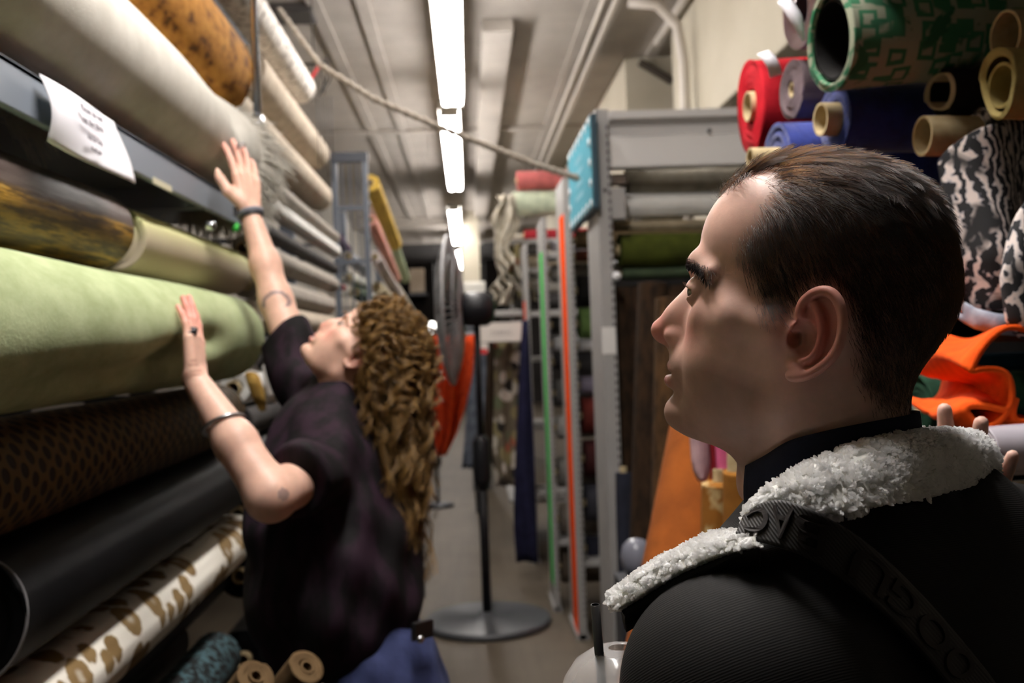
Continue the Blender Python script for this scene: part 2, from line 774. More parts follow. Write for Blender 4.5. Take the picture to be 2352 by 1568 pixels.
# conduits under the ceiling
M_PIPE = plain('painted_pipe', (196, 188, 178), 0.5)
for i, (px, py, rr, lab) in enumerate(((1343, 112, 0.016, 'painted conduit under the ceiling beside the lamp row'),
                                       (1407, 20, 0.018, 'painted ceiling conduit second from the lamp row'),
                                       (1565, 10, 0.026, 'thick painted pipe under the ceiling beside the cream soffit'))):
    p = at_z(px, py, CEIL - 0.05)
    y1 = 18.0 if i < 2 else 6.4
    o = thing('ceiling_pipe', lab, 'pipe', (p.x, 5, CEIL - 0.05), 'pipes under the ceiling')
    G().tube([(p.x, -1, CEIL - 0.05), (p.x, y1, CEIL - 0.05)], rr, 12).obj('pipe', M_PIPE, o, True)
    for y in (0.6, 2.8, 5.0):
        G().lathe((p.x, y, CEIL - 0.05), (0, 1, 0), [(rr, -.02), (rr + .006, -.02), (rr + .006, .02), (rr, .02)], 12).box((p.x - .006, y - .01, CEIL - .05), (p.x + .006, y + .01, CEIL)).obj('pipe_clip', M_PIPE, o)
# the pipe that drops in front of the pillar
q = PY(1572, 190, 5.58)
o = thing('drop_pipe', 'grey pipe dropping from the ceiling in front of the cream pillar', 'pipe', (q.x, 5.58, 0))
G().tube([(q.x - .30, 5.58, 3.44), (q.x - .14, 5.58, 3.42), (q.x - .03, 5.58, 3.30), (q.x, 5.58, 3.1), (q.x, 5.58, 2.78), (q.x, 5.58, 0.0)], 0.03, 12).obj('pipe', M_PIPE, o, True)
for z in (2.76, 2.62):
    G().lathe((q.x, 5.58, z), (0, 0, 1), [(.03, -.03), (.042, -.03), (.042, .03), (.03, .03)], 14).obj('coupling', plain('dull_iron', (110, 100, 92), 0.5), o)
# dark flap on the pale panel
q = PY(1508, 162, 6.88)
o = thing('ceiling_fan_blade', 'dark brown wedge-shaped blade against the pale panel near the ceiling', 'blade', tuple(q))
G().beam(PY(1468, 142, 6.86), PY(1545, 188, 6.86), 0.03, 0.10, up=(0, -1, 0.001)).obj('blade', plain('dark_blade', (58, 48, 40), 0.6), o, bevel=0.01)
G().beam(PY(1505, 162, 6.86), PY(1505, 162, 6.9), 0.02, 0.02).obj('bracket', M_PIPE, o)

# ------------------------------------------------------------------ lamps
M_LAMP = emit('fluorescent_tube', (255, 250, 246), 35.0)
M_LAMP0 = emit('boosted_fluorescent_tube', (255, 250, 246), 112.0)  # for the unseen added lamp, boosted to brighten the man's forehead and collar
M_WHITE = plain('white_enamel', (225, 222, 214), 0.4)
lampz = 3.25
lampn = ('above the man, added out of view to light him', 'nearest of those in view', 'second of those in view', 'third of those in view', 'farthest of all')
for i, (y0, y1) in enumerate(((0.80, 2.05), (3.47, 7.07), (7.37, 10.95), (12.65, 16.9), (18.2, 22.8))):
    x = -0.048 - 0.0078 * ((y0 + y1) / 2 - 4.9)
    o = thing('strip_light', 'fluorescent strip light over the aisle, ' + lampn[i], 'light', (x, (y0 + y1) / 2, lampz), 'fluorescent strip lights over the aisle')
    G().box((x - .078, y0, lampz + .031), (x + .078, y1, lampz + .09)).obj('housing', M_WHITE, o)
    for s in (-1, 1):
        xs = x + s * 0.042
        G().tube([(xs, y0 + .02, lampz), (xs, y0 + .04, lampz), (xs, y1 - .04, lampz), (xs, y1 - .02, lampz)], [.018, .028, .028, .018], 14).obj('lamp_tube', M_LAMP0 if i == 0 else M_LAMP, o, True)
    for y in (y0, y1 - .02):
        G().box((x - .07, y, lampz - .02), (x + .07, y + .02, lampz + .0305)).obj('lamp_holder', M_WHITE, o)
    for y in (y0 + .3, y1 - .3):
        G().tube([(x, y, lampz + .07), (x, y, CEIL)], .006, 8).obj('hanger_rod', M_PIPE, o)

# rope slung across the aisle
pts = [PY(640, 20, 4.2), PY(735, 150, 4.15), PY(860, 228, 4.1), PY(1000, 288, 4.05), PY(1120, 335, 4.0), PY(1230, 378, 3.97), PY(1330, 410, 3.95)]
P_ = []
for i in range(len(pts) - 1):
    for k in range(26):
        P_.append(pts[i].lerp(pts[i + 1], k / 26))
P_.append(pts[-1])
g = G()
for s in range(2):
    pp = []
    for i, p in enumerate(P_):
        a = i * 0.75 + s * PI
        pp.append(p + Vector((0, math.cos(a), math.sin(a))) * 0.0065)
    g.tube(pp, 0.009, 8)
o = g.obj('hanging_rope', cloth('rope_fibre', (176, 167, 154), (146, 136, 124), 90), smooth=True)
tag(o, 'twisted pale rope slung across the aisle under the ceiling', 'rope')
# ================================================================== left-hand rack
M_STEEL = plain('blue_grey_steel', (122, 130, 141), 0.45, 0.0)
M_DSTEEL = plain('dark_steel', (46, 48, 54), 0.5)
M_CHROME = plain('chrome', (200, 204, 210), 0.2, 1.0)


def print_mat(name, kind):
    t = NT(name)
    if kind == 'ochre':
        v = t.coord((1, 0.5, 1))
        a = t.noise(v, 26, 5, 0.65)
        b = t.noise(v, 9, 4, 0.6)
        c = t.ramp(a, [(0.36, lin((92, 58, 22))), (0.46, lin((168, 112, 42))), (0.62, lin((196, 140, 62)))])
        t.base(t.mix(t.ramp(b, [(0.30, (1, 1, 1)), (0.40, (0, 0, 0))]), c, lin((70, 46, 26))))
        t.bump(a, 0.4, 0.004)
    elif kind == 'cream':
        v = t.coord()
        a = t.noise(v, 14, 5, 0.6)
        t.base(t.ramp(a, [(0.3, lin((190, 186, 175))), (0.7, lin((211, 207, 197)))]))
        t.bump(t.noise(v, 260, 3, 0.7), 0.35, 0.004)
    elif kind == 'gold':
        v = t.coord((5, 0.35, 5))
        a = t.noise(v, 22, 5, 0.7)
        b = t.noise(t.coord((2, 0.3, 2)), 7, 3)
        c = t.ramp(a, [(0.34, lin((40, 26, 16))), (0.46, lin((96, 72, 26))), (0.56, lin((196, 150, 52))), (0.70, lin((122, 116, 88)))])
        c = t.mix(t.ramp(b, [(0.42, (0, 0, 0)), (0.6, (0.8, 0.8, 0.8))]), c, lin((52, 38, 26)))
        sx = t.n('ShaderNodeSeparateXYZ')
        t.l(t.coord(), sx.inputs['Vector'])
        hz = t.math('ADD', sx.outputs['Z'], t.math('MULTIPLY', b, .02))
        wool = t.ramp(t.noise(t.coord((3, .4, 3)), 16, 4), [(.35, lin((62, 51, 47))), (.65, lin((88, 76, 71)))])
        t.base(t.mix(t.ramp(t.math('MULTIPLY', hz, 5.0), [(.42, (0, 0, 0)), (.46, (1, 1, 1))]), c, wool))
        t.bump(a, 0.5, 0.004)
        t.set(Roughness=0.5)
    elif kind == 'leopard':
        tc = t.n('ShaderNodeTexCoord')
        sx = t.n('ShaderNodeSeparateXYZ')
        t.l(tc.outputs['Object'], sx.inputs['Vector'])
        cb = t.n('ShaderNodeCombineXYZ')
        t.l(t.math('MULTIPLY', t.math('ARCTAN2', t.math('SUBTRACT', sx.outputs['Z'], .068), sx.outputs['X']), .058), cb.inputs['X'])
        t.l(t.math('MULTIPLY', sx.outputs['Y'], .9), cb.inputs['Y'])
        v = cb.outputs['Vector']
        vo = t.n('ShaderNodeTexVoronoi', feature='F1')
        vo.inputs['Scale'].default_value = 14.5
        vo.inputs['Randomness'].default_value = 0.85
        t.l(v, vo.inputs['Vector'])
        d = vo.outputs['Distance']
        wob = t.noise(v, 50, 3)
        dd = t.math('ADD', d, t.math('MULTIPLY', wob, 0.22))
        spot = t.ramp(dd, [(0.22, (0.6, 0.6, 0.6)), (0.32, (1, 1, 1)), (0.57, (1, 1, 1)), (0.61, (0, 0, 0))])
        big = t.noise(v, 5, 2)
        br = t.ramp(big, [(0.35, lin((150, 124, 84))), (0.65, lin((116, 92, 56)))])
        t.base(t.mix(spot, lin((236, 230, 218)), br))
        t.bump(t.noise(v, 300, 2), 0.2, 0.003)
    elif kind == 'mesh':
        tc = t.n('ShaderNodeTexCoord')
        sx = t.n('ShaderNodeSeparateXYZ')
        t.l(tc.outputs['Object'], sx.inputs['Vector'])
        u_ = t.math('MULTIPLY', t.math('ARCTAN2', t.math('SUBTRACT', sx.outputs['Z'], .083), sx.outputs['X']), .083 / .033)
        v_ = t.math('DIVIDE', sx.outputs['Y'], .033 * 1.732)

        def cell(o_):
            a = t.math('SUBTRACT', t.math('FRACT', t.math('ADD', u_, o_ + 50)), .5)
            b = t.math('MULTIPLY', t.math('SUBTRACT', t.math('FRACT', t.math('ADD', v_, o_ + 50)), .5), 1.732)
            return t.math('SQRT', t.math('ADD', t.math('MULTIPLY', a, a), t.math('MULTIPLY', b, b)))
        d_ = t.math('MINIMUM', cell(0.0), cell(.5))
        e = t.ramp(d_, [(.30, (0, 0, 0)), (.38, (1, 1, 1))])
        t.base(t.mix(e, lin((34, 24, 14)), lin((92, 70, 36))))
        t.bump(e, .6, .004)
        t.set(Roughness=.75)
    elif kind == 'green':
        v = t.coord()
        a = t.noise(t.coord((1, 0.6, 1)), 16, 6, 0.7)
        t.base(t.ramp(a, [(0.34, lin((150, 162, 118))), (0.66, lin((180, 192, 148)))]))
        t.bump(t.noise(v, 180, 4, 0.7), 0.3, 0.004)
    elif kind == 'yellowgreen':
        v = t.coord((1, 0.3, 1))
        a = t.noise(v, 8, 3)
        t.base(t.ramp(a, [(0.35, lin((190, 178, 156))), (0.65, lin((178, 168, 146)))]) if False else t.mix(t.ramp(t.math('MULTIPLY', t.math('ADD', (lambda q: (t.l(t.coord(), q.inputs['Vector']), q.outputs['Z'])[1])(t.n('ShaderNodeSeparateXYZ')), t.math('MULTIPLY', a, .03)), 5.0), [(.36, (0, 0, 0)), (.62, (1, 1, 1))]), lin((186, 172, 150)), lin((190, 190, 134))))
    elif kind == 'teal':
        v = t.coord()
        a = t.noise(v, 38, 2, 0.5, 1.5)
        t.base(t.ramp(a, [(0.50, lin((6, 7, 8))), (0.56, lin((60, 86, 92)))], 'LINEAR'))
    elif kind == 'brown':
        v = t.coord((3, 0.4, 3))
        a = t.noise(v, 16, 4)
        t.base(t.ramp(a, [(0.35, lin((70, 58, 54))), (0.65, lin((98, 86, 82)))]))
    t.b.inputs['Specular IOR Level'].default_value = 0.25
    if kind not in ('gold', 'mesh'):
        t.set(Roughness=0.9)
    return t.m


# rack steelwork: uprights behind, long beam in front, an arm under each roll
rk = thing('fabric_rack', 'blue-grey steel rack that carries the big rolls along the left of the aisle', 'rack', (-1.0, 1.6, 0), 'rack bays on the left')
for y in (-0.4, 0.75, 2.45, 3.02):
    G().box((-1.14, y - .03, 0), (-1.07, y + .03, 2.9)).obj('upright', M_DSTEEL, rk, bevel=.004)
    G().box((-1.10, y - .04, 0), (-0.62, y + .04, .06)).obj('foot', M_DSTEEL, rk, bevel=.004)
arms = (1.706, 1.459, 1.288, 1.093, 0.938, 0.694)
for z in arms:
    for y in (-0.2, 0.75, 2.45):
        if abs(z - 1.955) < .01:
            continue
        G().box((-1.06, y - .02, z - .018), (-0.83, y + .02, z - .006)).obj('arm', M_DSTEEL, rk)
bm_ = G().box((-0.63, -0.6, 1.895), (-0.615, 3.15, 1.965)).box((-1.05, -0.6, 1.952), (-0.615, 3.15, 1.965)).obj('front_beam', M_STEEL, rk, bevel=.003)
for y in (0.75, 2.45):
    G().box((-1.06, y - .02, 1.90), (-0.64, y + .02, 1.952)).obj('arm', M_STEEL, rk)
bo = PXX(485, 518, -0.614)
G().lathe(bo, (1, 0, 0), [(0, .012), (.008, .01), (.012, .004), (.012, -.01)], 12).obj('bolt', M_CHROME, rk, True)
bo = PXX(545, 522, -0.614)
G().lathe(bo, (1, 0, 0), [(0, .004), (.012, .003), (.012, -.01)], 16).obj('price_dot', plain('green_dot', (60, 190, 70), .5), rk, True)
a_, b_ = PXX(352, 392, -0.613), PXX(395, 455, -0.613)
G().box((-0.615, a_.y, min(a_.z, b_.z) + .012), (-0.6125, b_.y, max(a_.z, b_.z) - .012)).obj('price_tag', plain('cream_tag', (206, 200, 172), .6), rk)


def LR(name, label, X, z, r, y0, y1, m, **kw):
    kw.setdefault('group', 'rolls on the left rack')
    return roll(name, label, (X, y0, z), (X, y1, z), r, m, **kw)


M_CR = print_mat('cream_plush', 'cream')
M_OC = print_mat('ochre_print', 'ochre')
M_GD = print_mat('gold_stripe', 'gold')
M_BRN = print_mat('brown_wool', 'brown')
M_LEO = print_mat('leopard_print', 'leopard')
M_MESH = print_mat('honeycomb_mesh', 'mesh')
M_GRN = print_mat('pale_green_fleece', 'green')
M_YG = print_mat('yellow_green_cloth', 'yellowgreen')
M_TEAL = print_mat('teal_print', 'teal')
M_BLK = cloth('black_vinyl', (9, 9, 11), (7, 7, 9), 12, rough=0.6, bump=0.1)
M_BLK.node_tree.nodes['Principled BSDF'].inputs['Specular IOR Level'].default_value = .12
M_GREY = cloth('grey_cloth', (168, 160, 150), (146, 138, 128), 14)
M_BEIGE = cloth('beige_cloth', (196, 184, 166), (170, 156, 138), 14)

GD0 = 0.0
# top: cream plush under an ochre print
cr_ = LR('fabric_roll', 'large cream plush roll on the steel beam, its end held by the woman', -0.70, 1.972 + .135, .135, 0.2, 2.86, M_CR,
         dents=[(2.40, PI * 0.16, .03, .08, .5), (2.2, 0.9, .015, .12, .4)], wob=.012, nl=60)
# torn fluffy edge of the cream roll
fr = G()
rng = np.random.default_rng(3)
S_ = []
for i in range(2600):
    th = rng.uniform(-PI * .75, PI * .45)
    y = 2.84 + rng.uniform(0, .03)
    c0 = Vector((-0.70 + math.cos(th) * .132, y, 2.101 + math.sin(th) * .132))
    L = rng.uniform(.02, .085)
    d = Vector((math.cos(th) * .5 + rng.normal(0, .3), .8, math.sin(th) * .5 - .35 + rng.normal(0, .3)))
    S_.append([tuple(c0 + d * (L * k / 4) + Vector((0, 0, -.25)) * (L * (k / 4) ** 2)) for k in range(5)])
hair_curves('fringe', S_, 0.0022, M_CR, cr_)
LR('fabric_roll', 'fat ochre roll with brown specks lying on top of the cream roll', -0.79, 2.405, .162, 0.2, 3.06, M_OC, nl=60, wob=.01)
# row under the beam
LR('fabric_roll', 'gold and brown striped roll under the steel beam', -0.705, 1.79, .074, 0.0, 1.93, M_GD, nl=40, squash=1.0)
LR('fabric_roll', 'yellow-green and beige roll in line behind the gold striped one', -0.70, 1.785, .068, 2.01, 2.95, M_YG, nl=30)
# pale green roll with the woman's hand pressed into it
LR('fabric_roll', 'big pale green fleece roll pressed by the woman\'s lower hand', -0.64, 1.588, .1115, 0.0, 2.60, M_GRN, nl=90, wob=.010,
   dents=[(1.86, GD0 - .55, .036, .13, .35), (2.10, GD0 - .1, .022, .12, .3), (1.55, GD0 - .75, .02, .25, .3)], n=72)
LR('fabric_roll', 'brown honeycomb mesh roll under the pale green one', -0.70, 1.380, .083, 0.0, 2.75, M_MESH)
LR('fabric_roll', 'black vinyl roll with a visible near end, above the leopard print', -0.715, 1.197, .095, 1.40, 2.9, M_BLK, nl=20, wob=.002)
_vr = bpy.data.objects[[o.name for o in C.objects if o.get('label', '').startswith('black vinyl')][0]]
G().tube([(-0.715 + math.cos(a) * .0955, 1.398 + .006 * math.sin(3 * a), 1.197 + math.sin(a) * .0955) for a in np.linspace(0, 2 * PI, 61)], .0022, 8, caps=False).obj('selvedge', plain('grey_selvedge', (120, 118, 120), .7), _vr, True)
LR('fabric_roll', 'black filler roll tucked between the leopard print and the teal squiggle roll', -0.772, .886, .046, 1.7, 2.95, M_BLK)  # added as dark fill for the gap below the leopard roll
lp = LR('fabric_roll', 'white leopard print roll with tan spots, lowest large roll on the left', -0.70, 1.015, .068, 0.0, 2.9, M_LEO)
LR('fabric_roll', 'black roll with teal squiggles beneath the leopard print', -0.68, .765, .062, 0.6, 2.6, M_TEAL)
LR('fabric_roll', 'plain black roll behind the teal squiggle roll', -0.86, .78, .08, 0.6, 2.7, M_BLK)
# tan tubes whose ends stick out low by the woman's hip
M_TAN = cloth('tan_cloth', (112, 90, 62), (92, 72, 48), 20)
for (px, py, y, lab) in ((585, 1556, 1.55, 'tan roll end low beside the woman, left one of two'), (702, 1535, 1.62, 'tan roll end low beside the woman, nearer to her jeans')):
    p = PY(px, py, y)
    d = Vector((-.55, .45, -.70)).normalized()
    roll('fabric_roll', lab, p, p + d * 0.28, .03, M_TAN, rc=.012, out=.006, mt=M_TAN, group='tan rolls leaning by the floor', n=28, nl=8, layers=3)

# loose white threads hanging under the beam
S_ = []
p0 = PXX(40, 290, -0.72)
for i in range(140):
    c0 = p0 + Vector((rng.normal(0, .01), rng.uniform(-.05, .08), rng.uniform(-.005, .03)))
    L = rng.uniform(.015, .04)
    d = Vector((.5, rng.normal(.5, .5), rng.normal(-.4, .5)))
    S_.append([tuple(c0 + d * (L * k / 3) + Vector((0, 0, -.6)) * (L * (k / 3) ** 2)) for k in range(4)])
o = hair_curves('thread_tuft', S_, 0.0012, M_CR, None)
tag(o, 'tuft of loose cream threads hanging under the steel beam', 'threads', kind='stuff')

# paper notice draped over the beam
def notice():
    tl, tr = PXX(84, 183, -0.610), PXX(262, 318, -0.610)
    n = 14
    grid = []
    for i in range(13):
        v = i / 12
        row = []
        for j in range(n):
            u = j / (n - 1)
            y = tl.y + (tr.y - tl.y) * u
            x = -0.606 + 0.012 * math.sin(v * 2.6) + 0.02 * v * v * u + .004 * math.sin(u * 5 + v * 3)
            z = 1.962 - v * (0.098 + 0.012 * u)
            row.append((x, y, z))
        grid.append(row)
    o = thing('paper_notice', 'white paper notice with faded print hung over the steel beam', 'notice', (-0.61, (tl.y + tr.y) / 2, 1.87))
    G().sheet(grid, .0008).obj('sheet', plain('white_paper', (232, 230, 236), .7), o, True)
    ink = plain('faded_ink', (150, 146, 152), .8)
    ym = (tl.y + tr.y) / 2
    for s, z, sz in (('Please do not', 1.940, .017), ('cut the fabric', 1.922, .017), ('Ask for help', 1.897, .013), ('thank you', 1.880, .011)):
        q = text_obj('print_line', s, sz, ink, o, (-0.5895 + (1.94 - z) * 0.08, ym, z), (0, 1, 0), (-.1, 0, 1), .0005)
    return o


notice()

# chrome post and black roll end near the ceiling
ro = thing('chrome_post', 'shiny chrome post between the ochre roll and the beige rolls', 'post', (-0.68, 3.1, 2.2))
p1 = PY(592, 290, 3.1)
G().tube([(p1.x, 3.1, 2.2), (p1.x, 3.1, CEIL)], .012, 12).obj('post', M_CHROME, ro, True)
G().lathe((p1.x, 3.1, p1.z), (0, 0, 1), [(.012, -.03), (.019, -.03), (.021, 0), (.019, .03), (.012, .03)], 16).obj('collar', M_CHROME, ro, True)
G().tube([(p1.x, 3.1, 2.86), (p1.x + .1, 3.1, 2.88), (p1.x + .12, 3.1, 2.93)], .012, 10).obj('hook', M_CHROME, ro, True)

# ------------------------------------------------------------------ second bay
M_WRAP = plain('clear_film', (214, 208, 204), 0.25)
M_WPRT = cloth('white_floral', (226, 220, 212), (150, 140, 132), 30, lo=.38, hi=.5)
M_WHT = cloth('white_cotton', (226, 224, 218), (212, 210, 204), 10)
M_DGRY = cloth('charcoal_cloth', (74, 70, 68), (52, 50, 50), 18)
rk2 = thing('fabric_rack', 'dark steel rack bay behind the woman, with thinner pale rolls', 'rack', (-1.0, 4.4, 0), 'rack bays on the left')
for y in (3.35, 5.35):
    G().box((-1.12, y - .03, 0), (-1.05, y + .03, 2.9)).obj('upright', M_DSTEEL, rk2, bevel=.004)
    G().box((-1.12, y - .04, 0), (-0.6, y + .04, .06)).obj('foot', M_DSTEEL, rk2)
bay2 = [  # label, angle above the eye line seen along the aisle, X, r, y0, y1, material
    ('beige wool roll highest but one in the bay behind the woman', 52.8, -.80, .085, 3.75, 5.45, M_BEIGE),
    ('white floral roll in clear film near the ceiling', 58.6, -.76, .07, 3.3, 4.8, M_WPRT),
    ('grey-beige roll right of the woman\'s raised hand', 46.2, -.78, .075, 3.15, 5.4, M_BEIGE),
    ('slim pale grey roll below the grey-beige one', 40.3, -.70, .030, 3.3, 5.4, M_GREY),
    ('slim white roll below the slim pale grey one', 36.6, -.70, .034, 3.3, 5.4, M_WHT),
    ('slim charcoal roll under the slim white one', 30.8, -.70, .030, 3.3, 5.3, M_DGRY),
    ('grey flannel roll level with the woman\'s raised elbow', 25.0, -.70, .042, 3.2, 5.2, M_GREY),
    ('grey linen roll just above the woman\'s nose', 17.0, -.70, .046, 3.2, 5.0, M_GREY),
    ('beige roll hidden partly by the woman\'s face', 9.2, -.70, .052, 3.2, 5.0, M_BEIGE),
    ('dark roll behind the woman\'s raised shoulder', 0.2, -.70, .052, 3.2, 5.0, M_DGRY),
    ('white bolt behind the woman\'s neck', -8.8, -.70, .046, 3.0, 4.6, M_WHT),
    ('charcoal bolt below the white bolt behind the woman', -16.6, -.70, .048, 3.0, 4.6, M_DGRY),
    ('black bolt low behind the woman', -25.0, -.70, .060, 3.0, 4.6, M_BLK),
    ('black bolt lower still behind the woman\'s hip', -34.5, -.70, .062, 3.0, 4.6, M_BLK),  # this and the next two: dark filler, added to blacken the low gap
    ('charcoal filler bolt second from the bottom behind the woman', -43.5, -.70, .066, 3.0, 4.6, M_BLK),
    ('black filler bolt lowest of all behind the woman', -52.5, -.70, .085, 3.0, 4.6, M_BLK)]
for lab, ang, X, r, y0, y1, m in bay2:
    z = 1.55 - X * math.tan(math.radians(ang))
    roll('fabric_roll', lab, (X, y0, z), (X, y1, z), r, m, rc=min(.022, r * .5), group='rolls in the bay behind the woman', n=36, nl=14)
    for y in (max(3.38, y0 + .1), min(5.32, y1 - .1)):
        G().box((-1.08, y - .015, z - r * 1.02 - .022), (X - r - .015, y + .015, z - r * 1.02 - .006)).obj('arm', M_DSTEEL, rk2)
roll('fabric_roll', 'black roll lying high against the ceiling left of the floral roll', (-1.0, 3.55, 2.86), (-1.0, 5.0, 2.86), .10, M_BLK, group='rolls in the bay behind the woman')
q = at_z(672, 24, CEIL - .005)
o = G().box((q.x - .12, q.y - .12, CEIL - .05), (q.x + .12, q.y + .12, CEIL)).obj('ceiling_vent', plain('dark_grille', (66, 62, 60), .6), bevel=.006)
tag(o, 'small dark square vent on the ceiling above the left rack', 'vent')

# bunch of wire hangers with a red clip
p = PY(722, 185, 5.0)
o = thing('wire_hanger_bunch', 'bunch of dark wire hooks with a red clip hanging from the ceiling', 'hooks', tuple(p))
M_WIRE = plain('black_wire', (40, 38, 38), .4, .6)
for k in range(7):
    dx = (k - 3) * .022 + random.uniform(-.01, .01)
    q = p + Vector((dx, random.uniform(-.04, .04), random.uniform(-.02, .03)))
    pts = [q + Vector((0, 0, .9)) if False else q + Vector((0, 0, .09))]
    pts += [q + Vector((.02 * math.sin(t), .012 * math.cos(2 * t), .05 - .03 * t)) for t in np.linspace(0, 5.0, 12)]
    G().tube(pts, .004, 6).obj('hook', M_WIRE, o, True)
G().tube([(p.x - .08, p.y, p.z + .08), (p.x + .08, p.y, p.z + .09)], .006, 6).tube([(p.x, p.y, p.z + .085), (p.x, p.y, CEIL)], .003, 6).obj('hanging_rail', M_WIRE, o, True)
G().beam(p + Vector((-.03, -.06, -.04)), p + Vector((.03, -.06, .05)), .012, .012).obj('clip', plain('red_clip', (214, 60, 66), .5), o)
for k in range(4):
    G().tube([p + Vector((.01 + k * .022, 0, -.08)), p + Vector((.01 + k * .022, 0, -.42 - .03 * k))], .003, 6).obj('hanging_wire', M_WIRE, o, True)

# grid end frame of the far left racks
fy = 5.62
x0, x1 = PY(768, 400, fy).x, PY(838, 400, fy).x
zt, zb = PY(800, 355, fy).z, 0.0
o = thing('rack_end_frame', 'blue-grey wire grid end frame rising above the woman\'s hair', 'frame', ((x0 + x1) / 2, fy, 0))
M_BG = plain('slate_steel', (92, 98, 108), .45)
for x in (x0, x1):
    G().box((x - .016, fy - .016, 0), (x + .016, fy + .016, zt)).obj('upright', M_BG, o, bevel=.003)
G().box((x0 - .02, fy - .02, zt - .045), (x1 + .02, fy + .02, zt + .01)).obj('top_bar', plain('dark_slate', (58, 62, 70), .45), o, bevel=.003)
for z in np.arange(zt - .3, .3, -.30):
    G().box((x0, fy - .008, z - .012), (x1, fy + .008, z + .012)).obj('crossbar', M_BG, o)
for k in range(1, 4):
    x = x0 + (x1 - x0) * k / 4
    G().tube([(x, fy, .1), (x, fy, zt)], .004, 6).obj('wire', M_BG, o)

# ------------------------------------------------------------------ far left rolls
def col(n, a, b=None, s=16):
    return cloth(n, a, b, s)


far = [('yellow', 'mustard yellow roll, highest of the far left rolls', 852, 420, 908, 560, .075, (206, 172, 78)),
       ('palewhite', 'white roll leaning under the mustard yellow one', 852, 455, 902, 575, .065, (214, 216, 222)),
       ('palegreen', 'pale green roll beyond the mustard yellow one', 905, 560, 932, 640, .07, (182, 196, 160)),
       ('palepink', 'salmon pink roll in the middle of the far left rolls', 852, 505, 910, 640, .065, (206, 148, 136)),
       ('mauvewhite', 'off-white mauve roll under the salmon pink one', 862, 590, 915, 680, .065, (206, 194, 190)),
       ('oat', 'oatmeal roll just above the woman\'s curls', 868, 660, 935, 730, .07, (198, 186, 154)),
       ('stone', 'stone-coloured roll at the far end of the left racks', 905, 655, 945, 715, .07, (180, 172, 156)),
       ('greyblue', 'grey-blue roll inside the wire grid frame', 800, 590, 838, 620, .05, (150, 152, 158)),
       ('ash', 'pale ash roll low inside the wire grid frame', 800, 640, 835, 655, .05, (176, 176, 166)),
       ('purple', 'purple cloth bundle left of the wire grid frame', 772, 545, 795, 575, .05, (72, 50, 76)),
       ('coral', 'small coral red tag roll beside the woman\'s forehead', 775, 650, 788, 662, .022, (206, 70, 74)),
       ('moss', 'dark moss green bundle above the woman\'s hair', 818, 672, 850, 690, .05, (70, 84, 62))]
for i, (n, lab, ax, ay, bx, by, r, c) in enumerate(far):
    y0 = 6.0 if i < 7 else 5.75
    X = (-.60, -.72, -.62, -.74, -.60, -.63, -.635)[i] if i < 7 else -.70
    r *= (.62 if i in (2, 4, 5, 6) else .72)
    a = PXX(ax, ay, X) if i < 7 else PY(ax, ay, 5.8)
    b = PXX(bx, by, X) if i < 7 else PY(bx, by, 6.15)
    roll('fabric_roll', lab, a, b, r, col(n + '_cloth', c), rc=.02 if r > .03 else .01, group='rolls at the far left', n=28, nl=10, layers=3)
rk3 = thing('fabric_rack', 'dark far rack that carries the coloured rolls down the left', 'rack', (-1.0, 9, 0), 'rack bays on the left')
for y in (5.9, 8.5, 11.9):
    G().box((-1.08, y - .03, 0), (-1.0, y + .03, 2.7)).obj('upright', M_BG, rk3)
for z in (0.3, 1.0, 1.6):
    G().box((-1.0, 5.9, z), (-.60, 12.2, z + .034)).obj('shelf', M_BG, rk3)
# clutter of pale goods along the far left shelves: boxes and folded stacks
cols = [(196, 186, 170), (150, 140, 126), (206, 196, 182), (120, 112, 104), (176, 166, 150), (92, 80, 70), (186, 178, 168)]
nm = ['ivory', 'taupe', 'cream', 'slate', 'sand', 'umber', 'pearl']
plc = ['by the woman\'s curls', 'behind the woman\'s curls', 'beyond the oatmeal roll', 'midway down the far left shelf', 'near the far end of the left shelf', 'at the very end of the left shelf']
k = 0
for z in (1.04, 1.64):
    y = 6.5
    for j in range(6):
        c = cols[(j * 3 + int(z * 10)) % 7]
        h = random.uniform(.2, .40)
        L = random.uniform(.7, 1.0)
        o = thing('fabric_bolt', '%s folded bolt %s, on the %s shelf' % (nm[(j * 3 + int(z * 10)) % 7], plc[j], 'upper' if z > 1.3 else 'lower'), 'fabric bolt', (-.8, y + L / 2, z), 'folded bolts on the far left shelves')
        g = G()
        nn = int(h / .07)
        for q in range(nn):
            g.box((-.96 + random.uniform(-.01, .01), y, z + q * h / nn), (-.70 + random.uniform(-.025, .0), y + L - .03, z + (q + .93) * h / nn))
        g.obj('folds', col('bolt_' + nm[(j * 3 + int(z * 10)) % 7], c), o, bevel=.012)
        y += L
# ================================================================== right-hand gondolas
M_WENAM = cloth('white_enamel_rack', (168, 166, 164), (162, 160, 158), 8, rough=0.45, bump=0.0)
M_SLOT = plain('slot_shadow', (70, 68, 66), 0.8)
M_ORANGE = plain('fluorescent_orange_tape', (255, 84, 8), 1.0, spec=0.0)
M_GREENT = plain('bright_green_tape', (60, 190, 84), 1.0, spec=0.0)
M_REDT = plain('red_orange_tape', (222, 80, 48), 1.0, spec=0.0)


